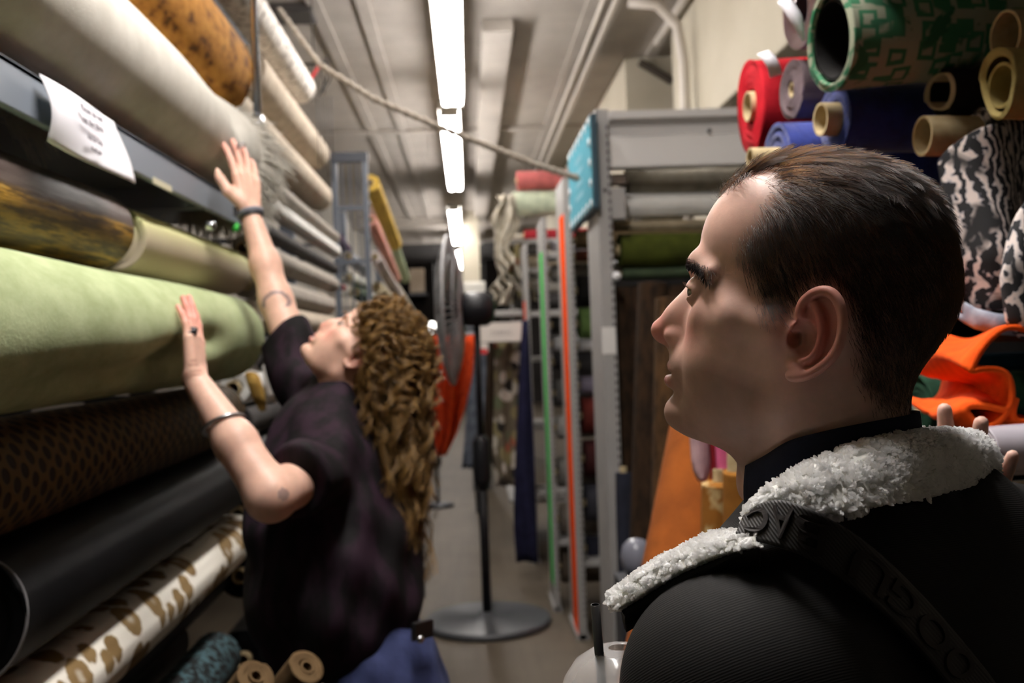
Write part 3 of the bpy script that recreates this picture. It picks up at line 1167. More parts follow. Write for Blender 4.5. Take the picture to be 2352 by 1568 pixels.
def gondola(label, y, xf, wf, depth, ztop, strip=None, zs=None, xr=1.5, shelves=()):
    """a shelving unit standing across the aisle side: slotted end upright, top rail and shelves running off to the right"""
    o = thing('shelving_unit', label, 'shelving', (xf + .3, y + depth / 2, 0), 'shelving units on the right')
    G().box((xf, y, 0), (xf + wf, y + depth, ztop)).obj('end_upright', M_WENAM, o, bevel=.004)
    g = G()
    z = 0.12
    while z < ztop - .05:
        g.box((xf + wf - .012, y - .0012, z), (xf + wf - .004, y + .004, z + .016))
        z += 0.032
    g.obj('slots', M_SLOT, o)
    if strip:
        G().box((xf - .002, y + .002, zs[0]), (xf + .001, y + depth * .55, zs[1])).obj('color_strip', strip, o)
    G().box((xr - .05, y, 0), (xr, y + depth, ztop)).obj('far_upright', M_WENAM, o)
    for z in shelves:
        G().box((xf + wf, y + .03, z - .03), (xr - .05, y + depth - .03, z)).obj('shelf', M_WENAM, o, bevel=.003)
    G().box((xf - .01, y - .0, 0), (xf + wf + .01, y + depth, .03)).obj('base_foot', M_WENAM, o)
    return o


def zz(px, py, y):
    return PY(px, py, y).z


Y1, Y2, Y3, Y4 = 3.85, 5.1, 5.66, 6.9
X1 = PY(1385, 790, Y1).x
X2 = PY(1305, 790, Y2).x
X3 = PY(1253, 790, Y3).x
X4 = PY(1210, 790, Y4).x
z1, z2, z3, z4 = zz(1380, 250, Y1), zz(1300, 408, Y2), zz(1245, 500, Y3), zz(1205, 560, Y4)
g1 = gondola('white shelving unit that carries the blue aisle sign', Y1, X1, .055, .36, z1, xr=1.55, shelves=(.5,))
g2 = gondola('white shelving unit with a fluorescent orange strip down its upright', Y2, X2, .045, .40, z2, M_ORANGE, (zz(1330, 1462, Y2), zz(1290, 490, Y2)), shelves=(.4, 2.3))
g3 = gondola('white shelving unit with a bright green strip down its upright', Y3, X3, .03, .36, z3, M_GREENT, (zz(1264, 1347, Y3), zz(1245, 578, Y3)), shelves=(.4, 2.05))
g4 = gondola('white shelving unit with a faded red-orange strip, farthest upright', Y4, X4, .03, .4, z4, M_REDT, (.25, zz(1208, 690, Y4)), shelves=(.5, 1.75), xr=1.1)
# cornice over the first unit
g = G()
zt = zz(1500, 256, Y1)
zm = zz(1500, 304, Y1)
zb = zz(1500, 385, Y1)
sec = [(-.05, zt), (-.05, zt - .03), (-.035, zt - .035), (.0, zt - .05), (.012, zm), (-.03, zm - .015), (-.05, zb + .01), (-.05, zb), (.03, zb), (.06, zt)]
for x0_, x1_ in ((X1 + .055, 1.5),):
    V = [(x, Y1 + .02 + a, b) for x in (x0_, x1_) for a, b in sec]
    n_ = len(sec)
    F = [(i, (i + 1) % n_, n_ + (i + 1) % n_, n_ + i) for i in range(n_)] + [tuple(reversed(range(n_))), tuple(range(n_, 2 * n_))]
    g.add(V, F)
co = g.obj('top_fascia', plain('white_fascia', (204, 202, 200), .4), g1)
G().box((X1 + .06, Y1 + .02, zz(1405, 420, Y1)), (X1 + .12, Y1 + .1, zz(1405, 397, Y1))).obj('bracket', plain('brown_bracket', (84, 70, 58), .6), g1)
G().box((X1 + .055, Y1 + .0, zz(1420, 503, Y1)), (X1 + .11, Y1 + .06, zz(1420, 430, Y1))).obj('side_plate', M_WENAM, g1, bevel=.004)
for q, y in (((1390, 437), Y1), ((1630, 300), Y1 - .03)):
    p = PY(*q, y)
    G().lathe((p.x, y - .004, p.z), (0, 1, 0), [(0, 0), (.008, 0), (.009, .006)], 10).obj('rivet', M_SLOT, g1)


def XR(label, a, length, r, m, d=(1, .06, 0), group='rolls on the right shelving', **kw):
    a = Vector(a)
    return roll('fabric_roll', label, a, a + Vector(d).normalized() * length, r, m, group=group, **kw)


cR = lambda n, a, b=None, s=16: cloth(n, a, b, s)
ya = Y1 + .16
XR('grey-beige roll directly under the white fascia', PY(1440, 418, ya), .75, .048, cR('greige_cloth', (160, 154, 140)), n=36, nl=12)
XR('white roll under the grey-beige one beside the blue sign', PY(1418, 475, ya), .78, .045, M_WHT, n=36, nl=12, rc=.02)
XR('thin beige roll squeezed under the white roll beside the sign', PY(1412, 519, ya), .78, .020, cR('thin_beige', (168, 154, 128)), n=30, nl=12, rc=.01, out=.01)
XR('olive green roll behind the man\'s brow', PY(1425, 575, ya), .78, .066, cR('olive_cloth', (80, 88, 30), (56, 62, 20), 9), n=40, nl=14, rc=.025)
XR('dull moss roll below the olive green one', PY(1432, 628, ya + .02), .76, .026, cR('moss_cloth', (74, 76, 48)), n=30, nl=12, rc=.01, out=.01)
p = PY(1416, 635, Y1 - .0)
G().lathe((X1 + .06, Y1 - .015, p.z), (0, -1, 0), [(0, .02), (.014, .016), (.018, .006), (.012, -.02)], 14).obj('plastic_knob', plain('white_plastic', (236, 236, 238), .3), g1, True)
# hanging brown fur cloth under the olive roll
M_FUR = cloth('brown_fur', (56, 39, 25), (32, 22, 14), 40, (1, 1, .4), bump=.8, weave=500)
o = thing('hanging_cloth', 'dark brown fur cloth hanging below the olive green roll', 'cloth', (1.0, Y1 + .1, .55))
grid = [[(x, Y1 + .12 + .02 * math.sin(x * 40) + .012 * math.sin(z * 5 + x * 9), z) for x in np.linspace(X1 + .07, 1.45, 40)] for z in np.linspace(zz(1430, 655, Y1), .52, 14)]
G().sheet(grid, .012).obj('cloth', M_FUR, o, True)

# blue marquee sign
sy0, sy1 = Y1 - .06, Y1 + .80
sx = X1 - .012
szt, szb = zz(1385, 259, sy0), zz(1388, 477, sy0)
o = thing('aisle_sign', 'pale blue aisle sign edged with white dots on the first white upright', 'sign', (sx, (sy0 + sy1) / 2, szb))
M_SKY = plain('sky_blue_board', (100, 164, 182), 1.0, spec=0.0)
M_NAVYE = plain('dark_teal_edge', (16, 58, 74), .5)
M_DOT = plain('white_dot', (236, 240, 242), .4)
G().box((sx - .012, sy0, szb), (sx + .012, sy1, szt)).obj('board', M_NAVYE, o, bevel=.002)
G().box((sx - .0145, sy0 + .012, szb + .012), (sx - .0118, sy1 - .012, szt - .012)).obj('face', M_SKY, o)
dots = [(sy0 + .05 + (sy1 - sy0 - .1) * k / 6, z) for k in range(7) for z in (szt - .025, szb + .025)]
dots += [(y, szb + .025 + (szt - szb - .05) * k / 4) for k in range(1, 4) for y in (sy0 + .05, sy1 - .05)]
for y, z in dots:
    G().lathe((sx - .014, y, z), (-1, 0, 0), [(0, .006), (.014, .004), (.017, 0)], 14).obj('dot', M_DOT, o, True)
for k, (zf, L) in enumerate(((.72, .2), (.58, .26), (.44, .22), (.30, .26))):
    z = szb + (szt - szb) * zf
    ym = (sy0 + sy1) / 2
    g = G()
    y = ym - L / 2
    while y < ym + L / 2:
        s_ = random.uniform(.016, .03)
        g.box((sx - .0155, y, z - .012), (sx - .0143, y + s_ * .55, z + .012))
        y += s_ + .008
    g.obj('lettering', plain('pale_blue_ink', (158, 202, 214), .8, spec=0.1), o)
# orange and green strips already sit on the uprights; paper tag on the first one
a_, b_ = PY(1362, 752, Y1 - .0015), PY(1408, 812, Y1 - .0015)
G().box((X1 - .004, Y1 - .003, b_.z), (X1 + .05, Y1 - .001, a_.z)).obj('paper_tag', plain('tag_white', (232, 230, 226), .5), g1)

# goods seen through the gaps between the uprights
gaps = [('brown leather bolt in the gap left of the blue sign, top', 1318, 545, 1.30, .05, (110, 92, 66)),
        ('dark red-brown roll above a white shelf in the gap left of the sign', 1320, 582, 1.2, .03, (104, 58, 46)),
        ('black roll in the gap left of the first white upright', 1322, 665, 1.2, .085, (34, 32, 32)),
        ('leaf green roll in the gap left of the first white upright', 1332, 742, 1.2, .085, (104, 132, 74)),
        ('white roll end under the leaf green roll', 1330, 795, 1.2, .032, (214, 212, 212)),
        ('charcoal roll below the white roll end in the gap', 1326, 840, 1.2, .042, (56, 54, 54)),
        ('lilac print roll in the gap, chest height', 1330, 888, 1.2, .048, (146, 138, 158)),
        ('maroon roll in the gap left of the first white upright', 1334, 960, 1.2, .10, (104, 40, 34)),
        ('dark maroon roll low in the gap left of the first upright', 1338, 1060, 1.2, .10, (72, 34, 34)),
        ('slate roll near the floor left of the first upright', 1342, 1165, 1.2, .10, (66, 66, 74)),
        ('navy roll at the foot of the first upright', 1346, 1272, 1.2, .062, (38, 38, 52))]
for lab, px, py, y_, r, c in gaps:
    XR(lab, (X2 + .085, Y2 + .2, PY(px, py, Y2 + .05).z), .78, r, cR('gap_%d_%d_%d' % c, c, None, 12), d=(1, 0, 0), n=26, nl=8, rc=min(.02, r * .5), layers=3, out=.02, group='rolls between the white uprights')
gap3 = [('pale lavender roll between the green and orange strips, top', 1274, 560, .032, (170, 166, 172)),
        ('pewter roll between the green and orange strips', 1275, 625, .055, (140, 136, 130)),
        ('black tube end between the green and orange strips', 1278, 745, .045, (40, 38, 36)),
        ('silver-white roll between the green and orange strips', 1280, 790, .05, (196, 194, 194)),
        ('black bolt with a grey core between the two colour strips', 1280, 832, .045, (44, 42, 44)),
        ('graphite roll between the two colour strips, waist height', 1284, 905, .08, (90, 88, 86)),
        ('light grey roll between the two colour strips, low', 1288, 985, .07, (178, 174, 168)),
        ('mid grey roll between the two colour strips, lower', 1292, 1090, .09, (132, 128, 122)),
        ('taupe roll near the floor between the colour strips', 1296, 1200, .09, (118, 108, 98)),
        ('brown roll at the floor between the colour strips', 1300, 1310, .10, (96, 84, 72))]
for lab, px, py, r, c in gap3:
    q = PY(px, py, Y3 + .05)
    XR(lab, (X3 + .065, Y3 + .18, q.z), .82, r, cR('gap_%d_%d_%d' % c, c, None, 12), d=(1, 0, 0), n=26, nl=8, rc=min(.02, r * .5), layers=3, out=.02, group='rolls between the white uprights')
q = PY(1291, 1417, Y3 - .03)
o = G().lathe(q + Vector((0, 0, -.012)), (0, 0, 1), [(0, -.014), (.014, -.01), (.018, 0), (.014, .01), (0, .014)], 14).obj('caster_ball', plain('white_plastic', (236, 236, 238), .3), smooth=True)
tag(o, 'small white plastic ball on the floor beside the fan base', 'ball')

# beyond the green strip
YF = 7.66
FR = [('pink-red shrink-wrapped roll on top of the far right shelving', 1190, 416, .55, .074, (196, 106, 104)),
      ('mint green roll on top of the far right shelving, under the pink-red one', 1180, 470, .55, .095, (196, 206, 180)),
      ('dark red roll end above the far right clutter', 1206, 540, .5, .040, (170, 44, 54)),
      ('ivory roll left of the dark red roll end', 1172, 545, .09, .022, (206, 198, 182)),
      ('mottled beige roll midway up the far right shelving', 1166, 602, .5, .05, (168, 154, 132)),
      ('grey-white roll under the mottled beige one', 1172, 655, .5, .07, (172, 168, 160)),
      ('dark grey roll just above the white shelf sign', 1180, 690, .5, .04, (80, 78, 78))]
for lab, px, py, L, r, c in FR:
    q = PY(px, py, YF)
    XR(lab, q, L, r, cR('far_%d_%d_%d' % c, c, None, 12), d=(1, 0, 0), n=28, nl=8, rc=.02, layers=3, out=.02, group='rolls on the far right shelving')
g5 = thing('shelving_unit', 'far right shelving unit behind the floral cloth', 'shelving', (.8, 8.0, 0), 'shelving units on the right')
for z in (.35, .9, 1.42, 1.78, 2.1, 2.32):
    G().box((.27, 7.52, z - .03), (1.4, 8.3, z)).obj('shelf', M_WENAM, g5)
for x in (.36, 1.36):
    G().box((x, 7.75, 0), (x + .04, 8.3, 2.5)).obj('upright', M_WENAM, g5)


def drape(name, label, pxs, y, m, cat='hanging cloth', amp=.03, freq=9, group=None, thick=.006, nu=22):
    """a cloth hanging in folds: pxs are rows of (left px, right px, py)"""
    rows = []
    for l, r, py in pxs:
        rows.append((PY(l, py, y), PY(r, py, y)))
    # interpolate rows
    nv = 18
    grid = []
    for i in range(nv):
        t = i / (nv - 1) * (len(rows) - 1)
        k = min(int(t), len(rows) - 2)
        f = t - k
        A = rows[k][0].lerp(rows[k + 1][0], f)
        B = rows[k][1].lerp(rows[k + 1][1], f)
        row = []
        for j in range(nu):
            u = j / (nu - 1)
            p = A.lerp(B, u)
            p.y += amp * math.sin(u * freq + 1.3 * math.sin(i * .25)) * (.4 + .6 * i / nv)
            if freq > 15 and nu > 30 and amp > .055:
                p.y += amp * .9 * math.sin(i * 1.1 + u * 7) * math.sin(u * 23 + i * .5)
                p.x += .035 * math.sin(i * .9 + 2 * math.sin(i * .4 + u * 3))
            row.append(p)
        grid.append(row)
    lo = min(p.z for row in grid for p in row)
    o = thing(name, label, cat, ((rows[0][0].x + rows[0][1].x) / 2, y, lo), group)
    G().sheet(grid, thick).obj('cloth', m, o, True)
    return o, rows


def floral():
    t = NT('floral_print')
    v = t.coord()
    vo = t.n('ShaderNodeTexVoronoi')
    vo.inputs['Scale'].default_value = 11
    t.l(v, vo.inputs['Vector'])
    c = t.n('ShaderNodeSeparateColor')
    t.l(vo.outputs['Color'], c.inputs['Color'])
    cc = t.ramp(c.outputs['Red'], [(0, lin((40, 36, 30))), (.28, lin((196, 190, 176))), (.45, lin((150, 140, 100))), (.62, lin((216, 208, 196))), (.78, lin((168, 96, 72))), (.9, lin((104, 112, 84)))], 'CONSTANT')
    t.base(t.mix(t.ramp(vo.outputs['Distance'], [(.5, (0, 0, 0)), (.66, (1, 1, 1))]), cc, lin((112, 102, 84))))
    t.set(Roughness=.85)
    return t.m


M_FLO = floral()
drape('hanging_cloth', 'floral print cloth hanging under the white shelf sign', [(1137, 1198, 785), (1135, 1192, 900), (1133, 1186, 1040), (1140, 1180, 1115)], 7.3, M_FLO, amp=.04, freq=12)
drape('hanging_cloth', 'dark brown cloth hanging left of the floral print one', [(1124, 1138, 785), (1116, 1140, 880), (1108, 1140, 1060)], 7.45, cR('dark_brown', (58, 44, 32)), amp=.03)
drape('hanging_cloth', 'navy blue cloth hanging almost to the floor beside the green strip', [(1200, 1213, 735), (1192, 1220, 870), (1184, 1228, 1060), (1180, 1232, 1200), (1186, 1236, 1290)], 6.35, cR('navy_cloth', (34, 34, 62), (24, 24, 46)), amp=.025, freq=7)
drape('hanging_cloth', 'ruffled off-white cloth spilling down the far right shelving', [(1140, 1178, 448), (1138, 1182, 520), (1130, 1172, 600), (1140, 1176, 650), (1122, 1160, 700)], 7.2, cR('off_white_ruffle', (210, 204, 190), (170, 160, 140), 22), amp=.06, freq=16, nu=40)
drape('hanging_cloth', 'grey-blue cloth hanging beside the fan guard', [(1080, 1112, 770), (1075, 1118, 880), (1068, 1116, 1010), (1060, 1096, 1075)], 7.9, cR('grey_blue_cloth', (112, 118, 128), (80, 86, 98)), amp=.03, freq=11)
drape('hanging_cloth', 'floral clutter of scraps hanging above the white shelf sign', [(1150, 1200, 560), (1146, 1204, 620), (1150, 1236, 690)], 7.35, M_FLO, amp=.05, freq=14)
# white sign below the clutter
y = 6.95
o = thing('shelf_sign', 'white cardboard sign with a small red-tipped tag on the far right shelving', 'sign', (PY(1150, 790, y).x, y, PY(1150, 785, y).z))
M_PAPER = plain('white_card', (222, 214, 206), .6)
a, b = PY(1098, 786, y), PY(1200, 738, y)
G().box((a.x, y, a.z), (b.x, y + .01, b.z)).obj('card', M_PAPER, o)
a, b = PY(1114, 727, y), PY(1198, 711, y)
G().box((a.x, y - .01, a.z), (b.x, y + .2, b.z)).obj('ledge', M_WENAM, o, bevel=.004)
a, b = PY(1100, 808, y), PY(1121, 787, y)
G().box((a.x, y - .002, a.z), (b.x, y + .008, b.z)).obj('tag', M_PAPER, o)
a, b = PY(1100, 813, y), PY(1119, 800, y)
G().box((a.x, y - .004, a.z), (b.x, y + .006, b.z)).obj('red_tip', plain('tag_red', (200, 44, 48), .5), o)
text_obj('print_line', 'FABRIC', .045, plain('sign_grey', (176, 166, 160), .7), o, PY(1152, 764, y - .002), (1, 0, 0), (0, 0, 1), .0006)

# white cabinet and column at the end of the aisle
q = PY(1082, 600, 14.8)
o = G().box((q.x - .13, 14.8, 0), (q.x + .13, 15.1, CEIL)).obj('trim_8', M_CREAM)
o['kind'] = 'structure'
a, b = PY(1052, 690, 14.0), PY(1118, 646, 14.0)
o = thing('wall_cabinet', 'small white cabinet at the end of the aisle under the last lamp', 'cabinet', ((a.x + b.x) / 2, 14.2, a.z))
G().box((a.x, 14.0, a.z), (b.x, 14.4, b.z)).obj('body', plain('cabinet_white', (232, 228, 218), .5), o, bevel=.01)
G().box((a.x + .02, 13.985, a.z + .02), (b.x - .02, 14.0, b.z - .02)).obj('door', plain('cabinet_white', (232, 228, 218), .5), o, bevel=.005)
G().box((a.x + .2, 14.05, 0), (a.x + .3, 14.3, a.z)).obj('stand', M_DSTEEL, o)
# dark racks closing the far end on both sides
for (l, r, py0, lab) in ((905, 992, 545, 'tall black rack at the far end, left of the fan'), (1112, 1180, 552, 'tall black rack at the far end, right of the fan')):
    a, b = PY(l, py0, 12.6), PY(r, py0, 12.6)
    o = thing('black_rack', lab, 'rack', ((a.x + b.x) / 2, 12.9, 0))
    z_ = min(a.z, 2.6)
    G().box((a.x, 12.6, 0), (b.x, 13.2, z_)).obj('body', plain('black_board', (20, 17, 16), .9, spec=.1), o, bevel=.01)
    for k in range(4):
        G().box((a.x - .01, 12.58, .5 + k * .55), (b.x + .01, 12.62, .54 + k * .55)).obj('shelf_edge', plain('black_edge', (30, 28, 28), .8, spec=.1), o)
o = G().box(tuple(PY(942, 672, 12.4)), tuple(PY(975, 618, 12.55)))
rk_ = bpy.data.objects['black_rack']
g_ = G().box((PY(938, 672, 12.4).x, 12.3, PY(942, 672, 12.4).z - .04), (PY(980, 672, 12.4).x, 12.6, PY(942, 672, 12.4).z - .004))
g_.obj('shelf_ledge', M_DSTEEL, rk_)
q = o.obj('carton', cloth('carton', (176, 160, 142), (160, 144, 126), 8), bevel=.01)
tag(q, 'beige carton on the black rack left of the fan', 'carton')

# ------------------------------------------------------------------ pedestal fan
fy = 5.5
M_FBLK = cloth('black_satin', (30, 30, 33), (24, 24, 27), 6, rough=.4, bump=0)
base = PY(1120, 1428, fy)
o = thing('pedestal_fan', 'big pedestal fan seen edge-on in the aisle, on a round black base', 'fan', (base.x, fy, 0))
G().lathe((base.x, fy, 0), (0, 0, 1), [(0, 0), (.345, 0), (.352, .012), (.35, .03), (.33, .036), (.06, .05), (.045, .07), (0, .07)], 64).obj('base', plain('grey_black_base', (68, 70, 74), .45), o, True)
G().tube([(base.x, fy, .06), (base.x, fy, .85)], .026, 16).obj('lower_pole', M_FBLK, o, True)
G().tube([(base.x, fy, .74), (base.x, fy, .80), (base.x, fy, 1.0), (base.x, fy, 1.04)], [.03, .05, .05, .03], 16).obj('height_clamp', M_FBLK, o, True)
G().tube([(base.x, fy, 1.0), (base.x, fy, 1.70)], .018, 14).obj('upper_pole', M_FBLK, o, True)
hub = PY(1035, 712, fy)
ax = Vector((1, -.09, 0)).normalized()
M_GUARD = plain('grey_wire', (150, 150, 152), .4, .3)
R_ = .40
side = ax.cross(Vector((0, 0, 1))).normalized()
for s in (-1, 1):
    g = G()
    for k in range(64):
        a = 2 * PI * k / 64
        dirv = side * math.cos(a) + Vector((0, 0, 1)) * math.sin(a)
        pts = [hub + dirv * (R_ * f) + ax * s * (.066 * (1 - f ** 3.0) + .004) for f in (.14, .4, .65, .85, .96, 1.0)]
        g.tube(pts, .0034, 5, caps=False)
    for f in (.14, .45, .75):
        g.tube([hub + (side * math.cos(a) + Vector((0, 0, 1)) * math.sin(a)) * R_ * f + ax * s * (.066 * (1 - f ** 3) + .004) for a in np.linspace(0, 2 * PI, 49)], .004, 5, caps=False)
    g.obj('front_guard' if s < 0 else 'rear_guard', M_GUARD, o, True)
G().tube([hub + (side * math.cos(a) + Vector((0, 0, 1)) * math.sin(a)) * (R_ + .004) for a in np.linspace(0, 2 * PI, 73)], .011, 8, caps=False).obj('guard_rim', M_GUARD, o, True)
for k in range(3):
    a0 = k * 2 * PI / 3 + .4
    grid = []
    for i in range(9):
        f = .15 + .78 * i / 8
        row = []
        for j in range(7):
            u = (j / 6 - .5)
            a = a0 + u * (.9 + .25 * math.sin(f * PI))
            dirv = side * math.cos(a) + Vector((0, 0, 1)) * math.sin(a)
            row.append(hub + dirv * R_ * f + ax * (u * .06))
        grid.append(row)
    G().sheet(grid, .003).obj('blade', plain('fan_blade', (120, 122, 124), .35, .4), o, True)
G().lathe(hub, ax, [(0, -.04), (.05, -.035), (.055, .03), (.0, .04)], 24).obj('blade_hub', M_FBLK, o, True)
G().lathe(hub + ax * .068, ax, [(0, 0), (.085, .0), (.095, .03), (.095, .13), (.07, .17), (0, .18)], 28).obj('motor', M_FBLK, o, True)
G().tube([Vector((base.x, fy, 1.66)), Vector((base.x, fy, 1.72)), hub + ax * .13 + Vector((0, 0, -.03))], [.022, .03, .03], 12).obj('tilt_bracket', M_FBLK, o, True)
G().lathe(hub - ax * .068, -ax, [(.06, 0), (.055, .012), (0, .016)], 24).obj('badge', plain('badge_silver', (236, 236, 238), .3), o, True)
# orange mesh bag hanging behind the fan
M_OMESH = cloth('orange_netting', (214, 74, 24), (170, 48, 16), 40, bump=.6)
drape('netting', 'orange netting gathered to a point behind the fan guard', [(962, 1092, 770), (978, 1086, 860), (990, 1070, 930), (1000, 1050, 990), (1004, 1024, 1045)], 6.1, M_OMESH, cat='netting', amp=.05, freq=17, nu=40)
q0, q1 = PY(950, 765, 6.1), PY(1098, 768, 6.1)
o = thing('rail_stand', 'thin dark rail stand from which the orange netting hangs', 'stand', ((q0.x + q1.x) / 2, 6.1, 0))
G().tube([(q0.x, 6.13, q0.z + .012), (q1.x, 6.13, q0.z + .012)], .012, 10).obj('rail', M_DSTEEL, o, True)
for q in (q0, q1):
    G().tube([(q.x, 6.13, 0), (q.x, 6.13, q0.z + .012)], .012, 10).obj('leg', M_DSTEEL, o, True)
# bright glare spot left of the fan: an added glowing disc at the end of the aisle, and dark goods either side
for px, py, r_, lab in ((992, 752, .055, 'small round glowing disc added as a glare spot left of the fan'),):
    q = PY(px, py, 9.5)
    o = thing('glare_disc', lab, 'lamp', (q.x, 9.5, 0))
    G().lathe(q, (0, -1, 0), [(0, .05), (r_ * .8, .03), (r_, 0), (r_ * .6, -.04)], 20).obj('glow_disc', emit('glare_glow', (255, 252, 244), 4.0), o, True)
    G().tube([(q.x, 9.55, 0), (q.x, 9.55, q.z)], .015, 8).obj('stem', M_DSTEEL, o, True)
    G().lathe((q.x, 9.55, 0), (0, 0, 1), [(0, 0), (.15, 0), (.15, .02), (0, .03)], 20).obj('base', M_DSTEEL, o, True)
for (l, r, t, b, y, lab) in ((1062, 1122, 675, 735, 10.4, 'black box of goods right of the fan guard'), (1066, 1096, 740, 770, 9.0, 'silver box right of the fan motor')):
    a, c = PY(l, b, y), PY(r, t, y)
    o = thing('goods_box', lab, 'box', ((a.x + c.x) / 2, y + .2, 0))
    mm = M_DSTEEL if 'black' in lab else plain('silver_box', (170, 172, 178), .35)
    G().box((a.x, y, a.z), (c.x, y + .4, c.z)).obj('body', mm, o, bevel=.01)
    G().box((a.x + .05, y + .1, 0), (c.x - .05, y + .3, a.z)).obj('plinth', M_DSTEEL, o)
    G().box((a.x + .02, y - .004, c.z - .06), (c.x - .02, y + .002, c.z - .03)).obj('lid_line', M_STEEL, o)

# ------------------------------------------------------------------ rolls leaning beside the man
def LEAN(label, top, bot, r, m, **kw):
    kw.setdefault('group', 'rolls leaning by the right shelving')
    return roll('fabric_roll', label, top, bot, r, m, **kw)


a = PY(1500, 655, 3.45)
LEAN('dark brown fur roll standing beside the first white upright', a, Vector((PY(1455, 1300, 3.2).x, 3.3, 0.02)), .052, M_FUR, rc=.02, out=.002, n=36)
a = PY(1545, 690, 3.2)
LEAN('lighter brown fur roll leaning behind the man\'s chin', a, Vector((PY(1500, 1300, 3.05).x, 3.05, 0.03)), .055, cloth('mid_brown_fur', (84, 60, 36), (48, 33, 21), 36, (1, 1, .4), bump=.8, weave=500), rc=.02, out=.002, n=36)
M_RUST = cloth('rust_suede', (152, 82, 28), (126, 66, 22), 10)
a, b = PY(1640, 860, 2.30), PY(1555, 1330, 2.02)
d = (b - a)
LEAN('rust orange suede roll leaning under the man\'s chin', a, a + d * ((a.z - .03) / (a.z - b.z)), .075, M_RUST, rc=.022, n=44)
LEAN('nearly black roll standing low by the first white upright', PY(1432, 1090, 3.55), Vector((PY(1440, 1500, 3.45).x, 3.45, .02)), .03, cR('night_cloth', (40, 42, 54)), rc=.012, n=30)
q = PY(1462, 1275, 2.92)
o = thing('plastic_ball_bag', 'small grey plastic-wrapped bundle by the foot of the brown fur rolls', 'bundle', (q.x, q.y, q.z - .06))
g = G()
g.lathe(q, (0, 0, 1), [(0, -.06), (.03, -.058), (.045, -.03), (.048, 0), (.040, .03), (.024, .046), (0, .052)], 20)
g.obj('film', plain('grey_film', (126, 128, 140), .25), o, True)
g = G().box((q.x - .06, q.y - .06, 0), (q.x + .06, q.y + .06, q.z - .062))
g.obj('carton_under', M_DSTEEL, o)
M_PINKW = cR('pale_pink', (214, 180, 186))
M_PINK = cR('hot_pink', (222, 104, 150))
M_OCLEO = print_mat('ochre_leopard', 'leopard')
_o = thing('swatch_tongue', 'pale pink rounded fabric swatch hanging behind the man\'s throat', 'swatch', tuple(PY(1612, 1105, 1.95)))
grid = []
for i in range(16):
    v = i / 15
    py = 985 + 120 * v
    hw = 21 * math.sqrt(max(0.02, 1 - max(0, (v - .55) / .45) ** 2)) * (1 - .05 * v)
    cx = 1605 + 8 * v
    grid.append([PY(cx + hw * s, py, 1.95 - .012 * (1 - s * s)) for s in np.linspace(-1, 1, 9)])
G().sheet(grid, .004).obj('swatch', M_PINKW, _o, True)
LEAN('thin dark red roll behind the pale pink swatch', PY(1632, 960, 1.97), PY(1632, 960, 1.97) + Vector((.05, .0, -1.2)), .010, cR('dark_red_thin', (140, 30, 40)), rc=.005, n=20, layers=3)
LEAN('hot pink slim roll behind the man\'s throat', PY(1657, 980, 1.90), PY(1657, 980, 1.90) + Vector((.03, .0, -1.15)), .015, M_PINK, rc=.008, n=24, layers=3)
M_OCH2 = cloth('ochre_mottle', (150, 98, 38), (196, 170, 120), 26, lo=.4, hi=.5)
a = PY(1652, 1115, 1.84)
LEAN('ochre mottled roll with pale spots behind the man\'s collar', a, Vector((a.x - .05, a.y + .03, 0.05)), .034, M_OCH2, rc=.012, n=30)
a = PY(1699, 1090, 1.75)
LEAN('ochre roll with a cardboard tube showing beside the man\'s neck', a, Vector((a.x - .03, a.y + .05, 0.05)), .030, cloth('ochre_plain', (158, 106, 42), (128, 82, 30), 16), rc=.022, out=.055, n=30)
a = PY(1705, 1020, 1.9)
LEAN('blue-white roll edge curving beside the man\'s neck', a, Vector((a.x + .07, a.y + .1, 0.05)), .026, cR('ice_white', (216, 226, 240)), rc=.015, n=30)
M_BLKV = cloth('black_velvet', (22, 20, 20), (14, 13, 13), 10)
# ================================================================== crowded rack behind the man
def rr(label, px, py, y, r, m, L=.9, d=(1, .07, 0), out=.03, rc=.022, group='roll ends on the crowded rack', **kw):
    p = PY(px, py, y)
    d = Vector(d).normalized()
    kw.setdefault('n', 44)
    kw.setdefault('nl', 14)
    return roll('fabric_roll', label, p + d * out, p + d * (out + L), r, m, rc=rc, out=out, out_b=.02, group=group, **kw)


M_BLUE = cloth('royal_blue_felt', (34, 54, 140), (26, 40, 108), 30, fuzz=.3, bump=.5)
M_RED = cloth('red_felt', (206, 34, 48), (176, 24, 38), 24, bump=.4)
M_MAUVE = plain('mauve_film', (190, 160, 178), .22)
M_MAUD = cloth('mauve_grey', (124, 108, 112), (96, 84, 88), 20)


def green_print():
    t = NT('green_block_print')
    v = t.coord((1, 1, 1))
    br = t.n('ShaderNodeTexVoronoi', feature='F1', distance='CHEBYCHEV')
    br.inputs['Scale'].default_value = 30
    t.l(v, br.inputs['Vector'])
    wv = t.noise(v, 12, 2, .5, 2.5)
    e = t.ramp(br.outputs['Distance'], [(.22, (0, 0, 0)), (.26, (1, 1, 1)), (.40, (1, 1, 1)), (.44, (0, 0, 0))])
    c = t.mix(e, lin((150, 154, 132)), lin((46, 112, 76)))
    t.base(t.mix(t.ramp(wv, [(.58, (0, 0, 0)), (.64, (1, 1, 1))]), c, lin((36, 98, 66))))
    t.set(Roughness=.85)
    return t.m


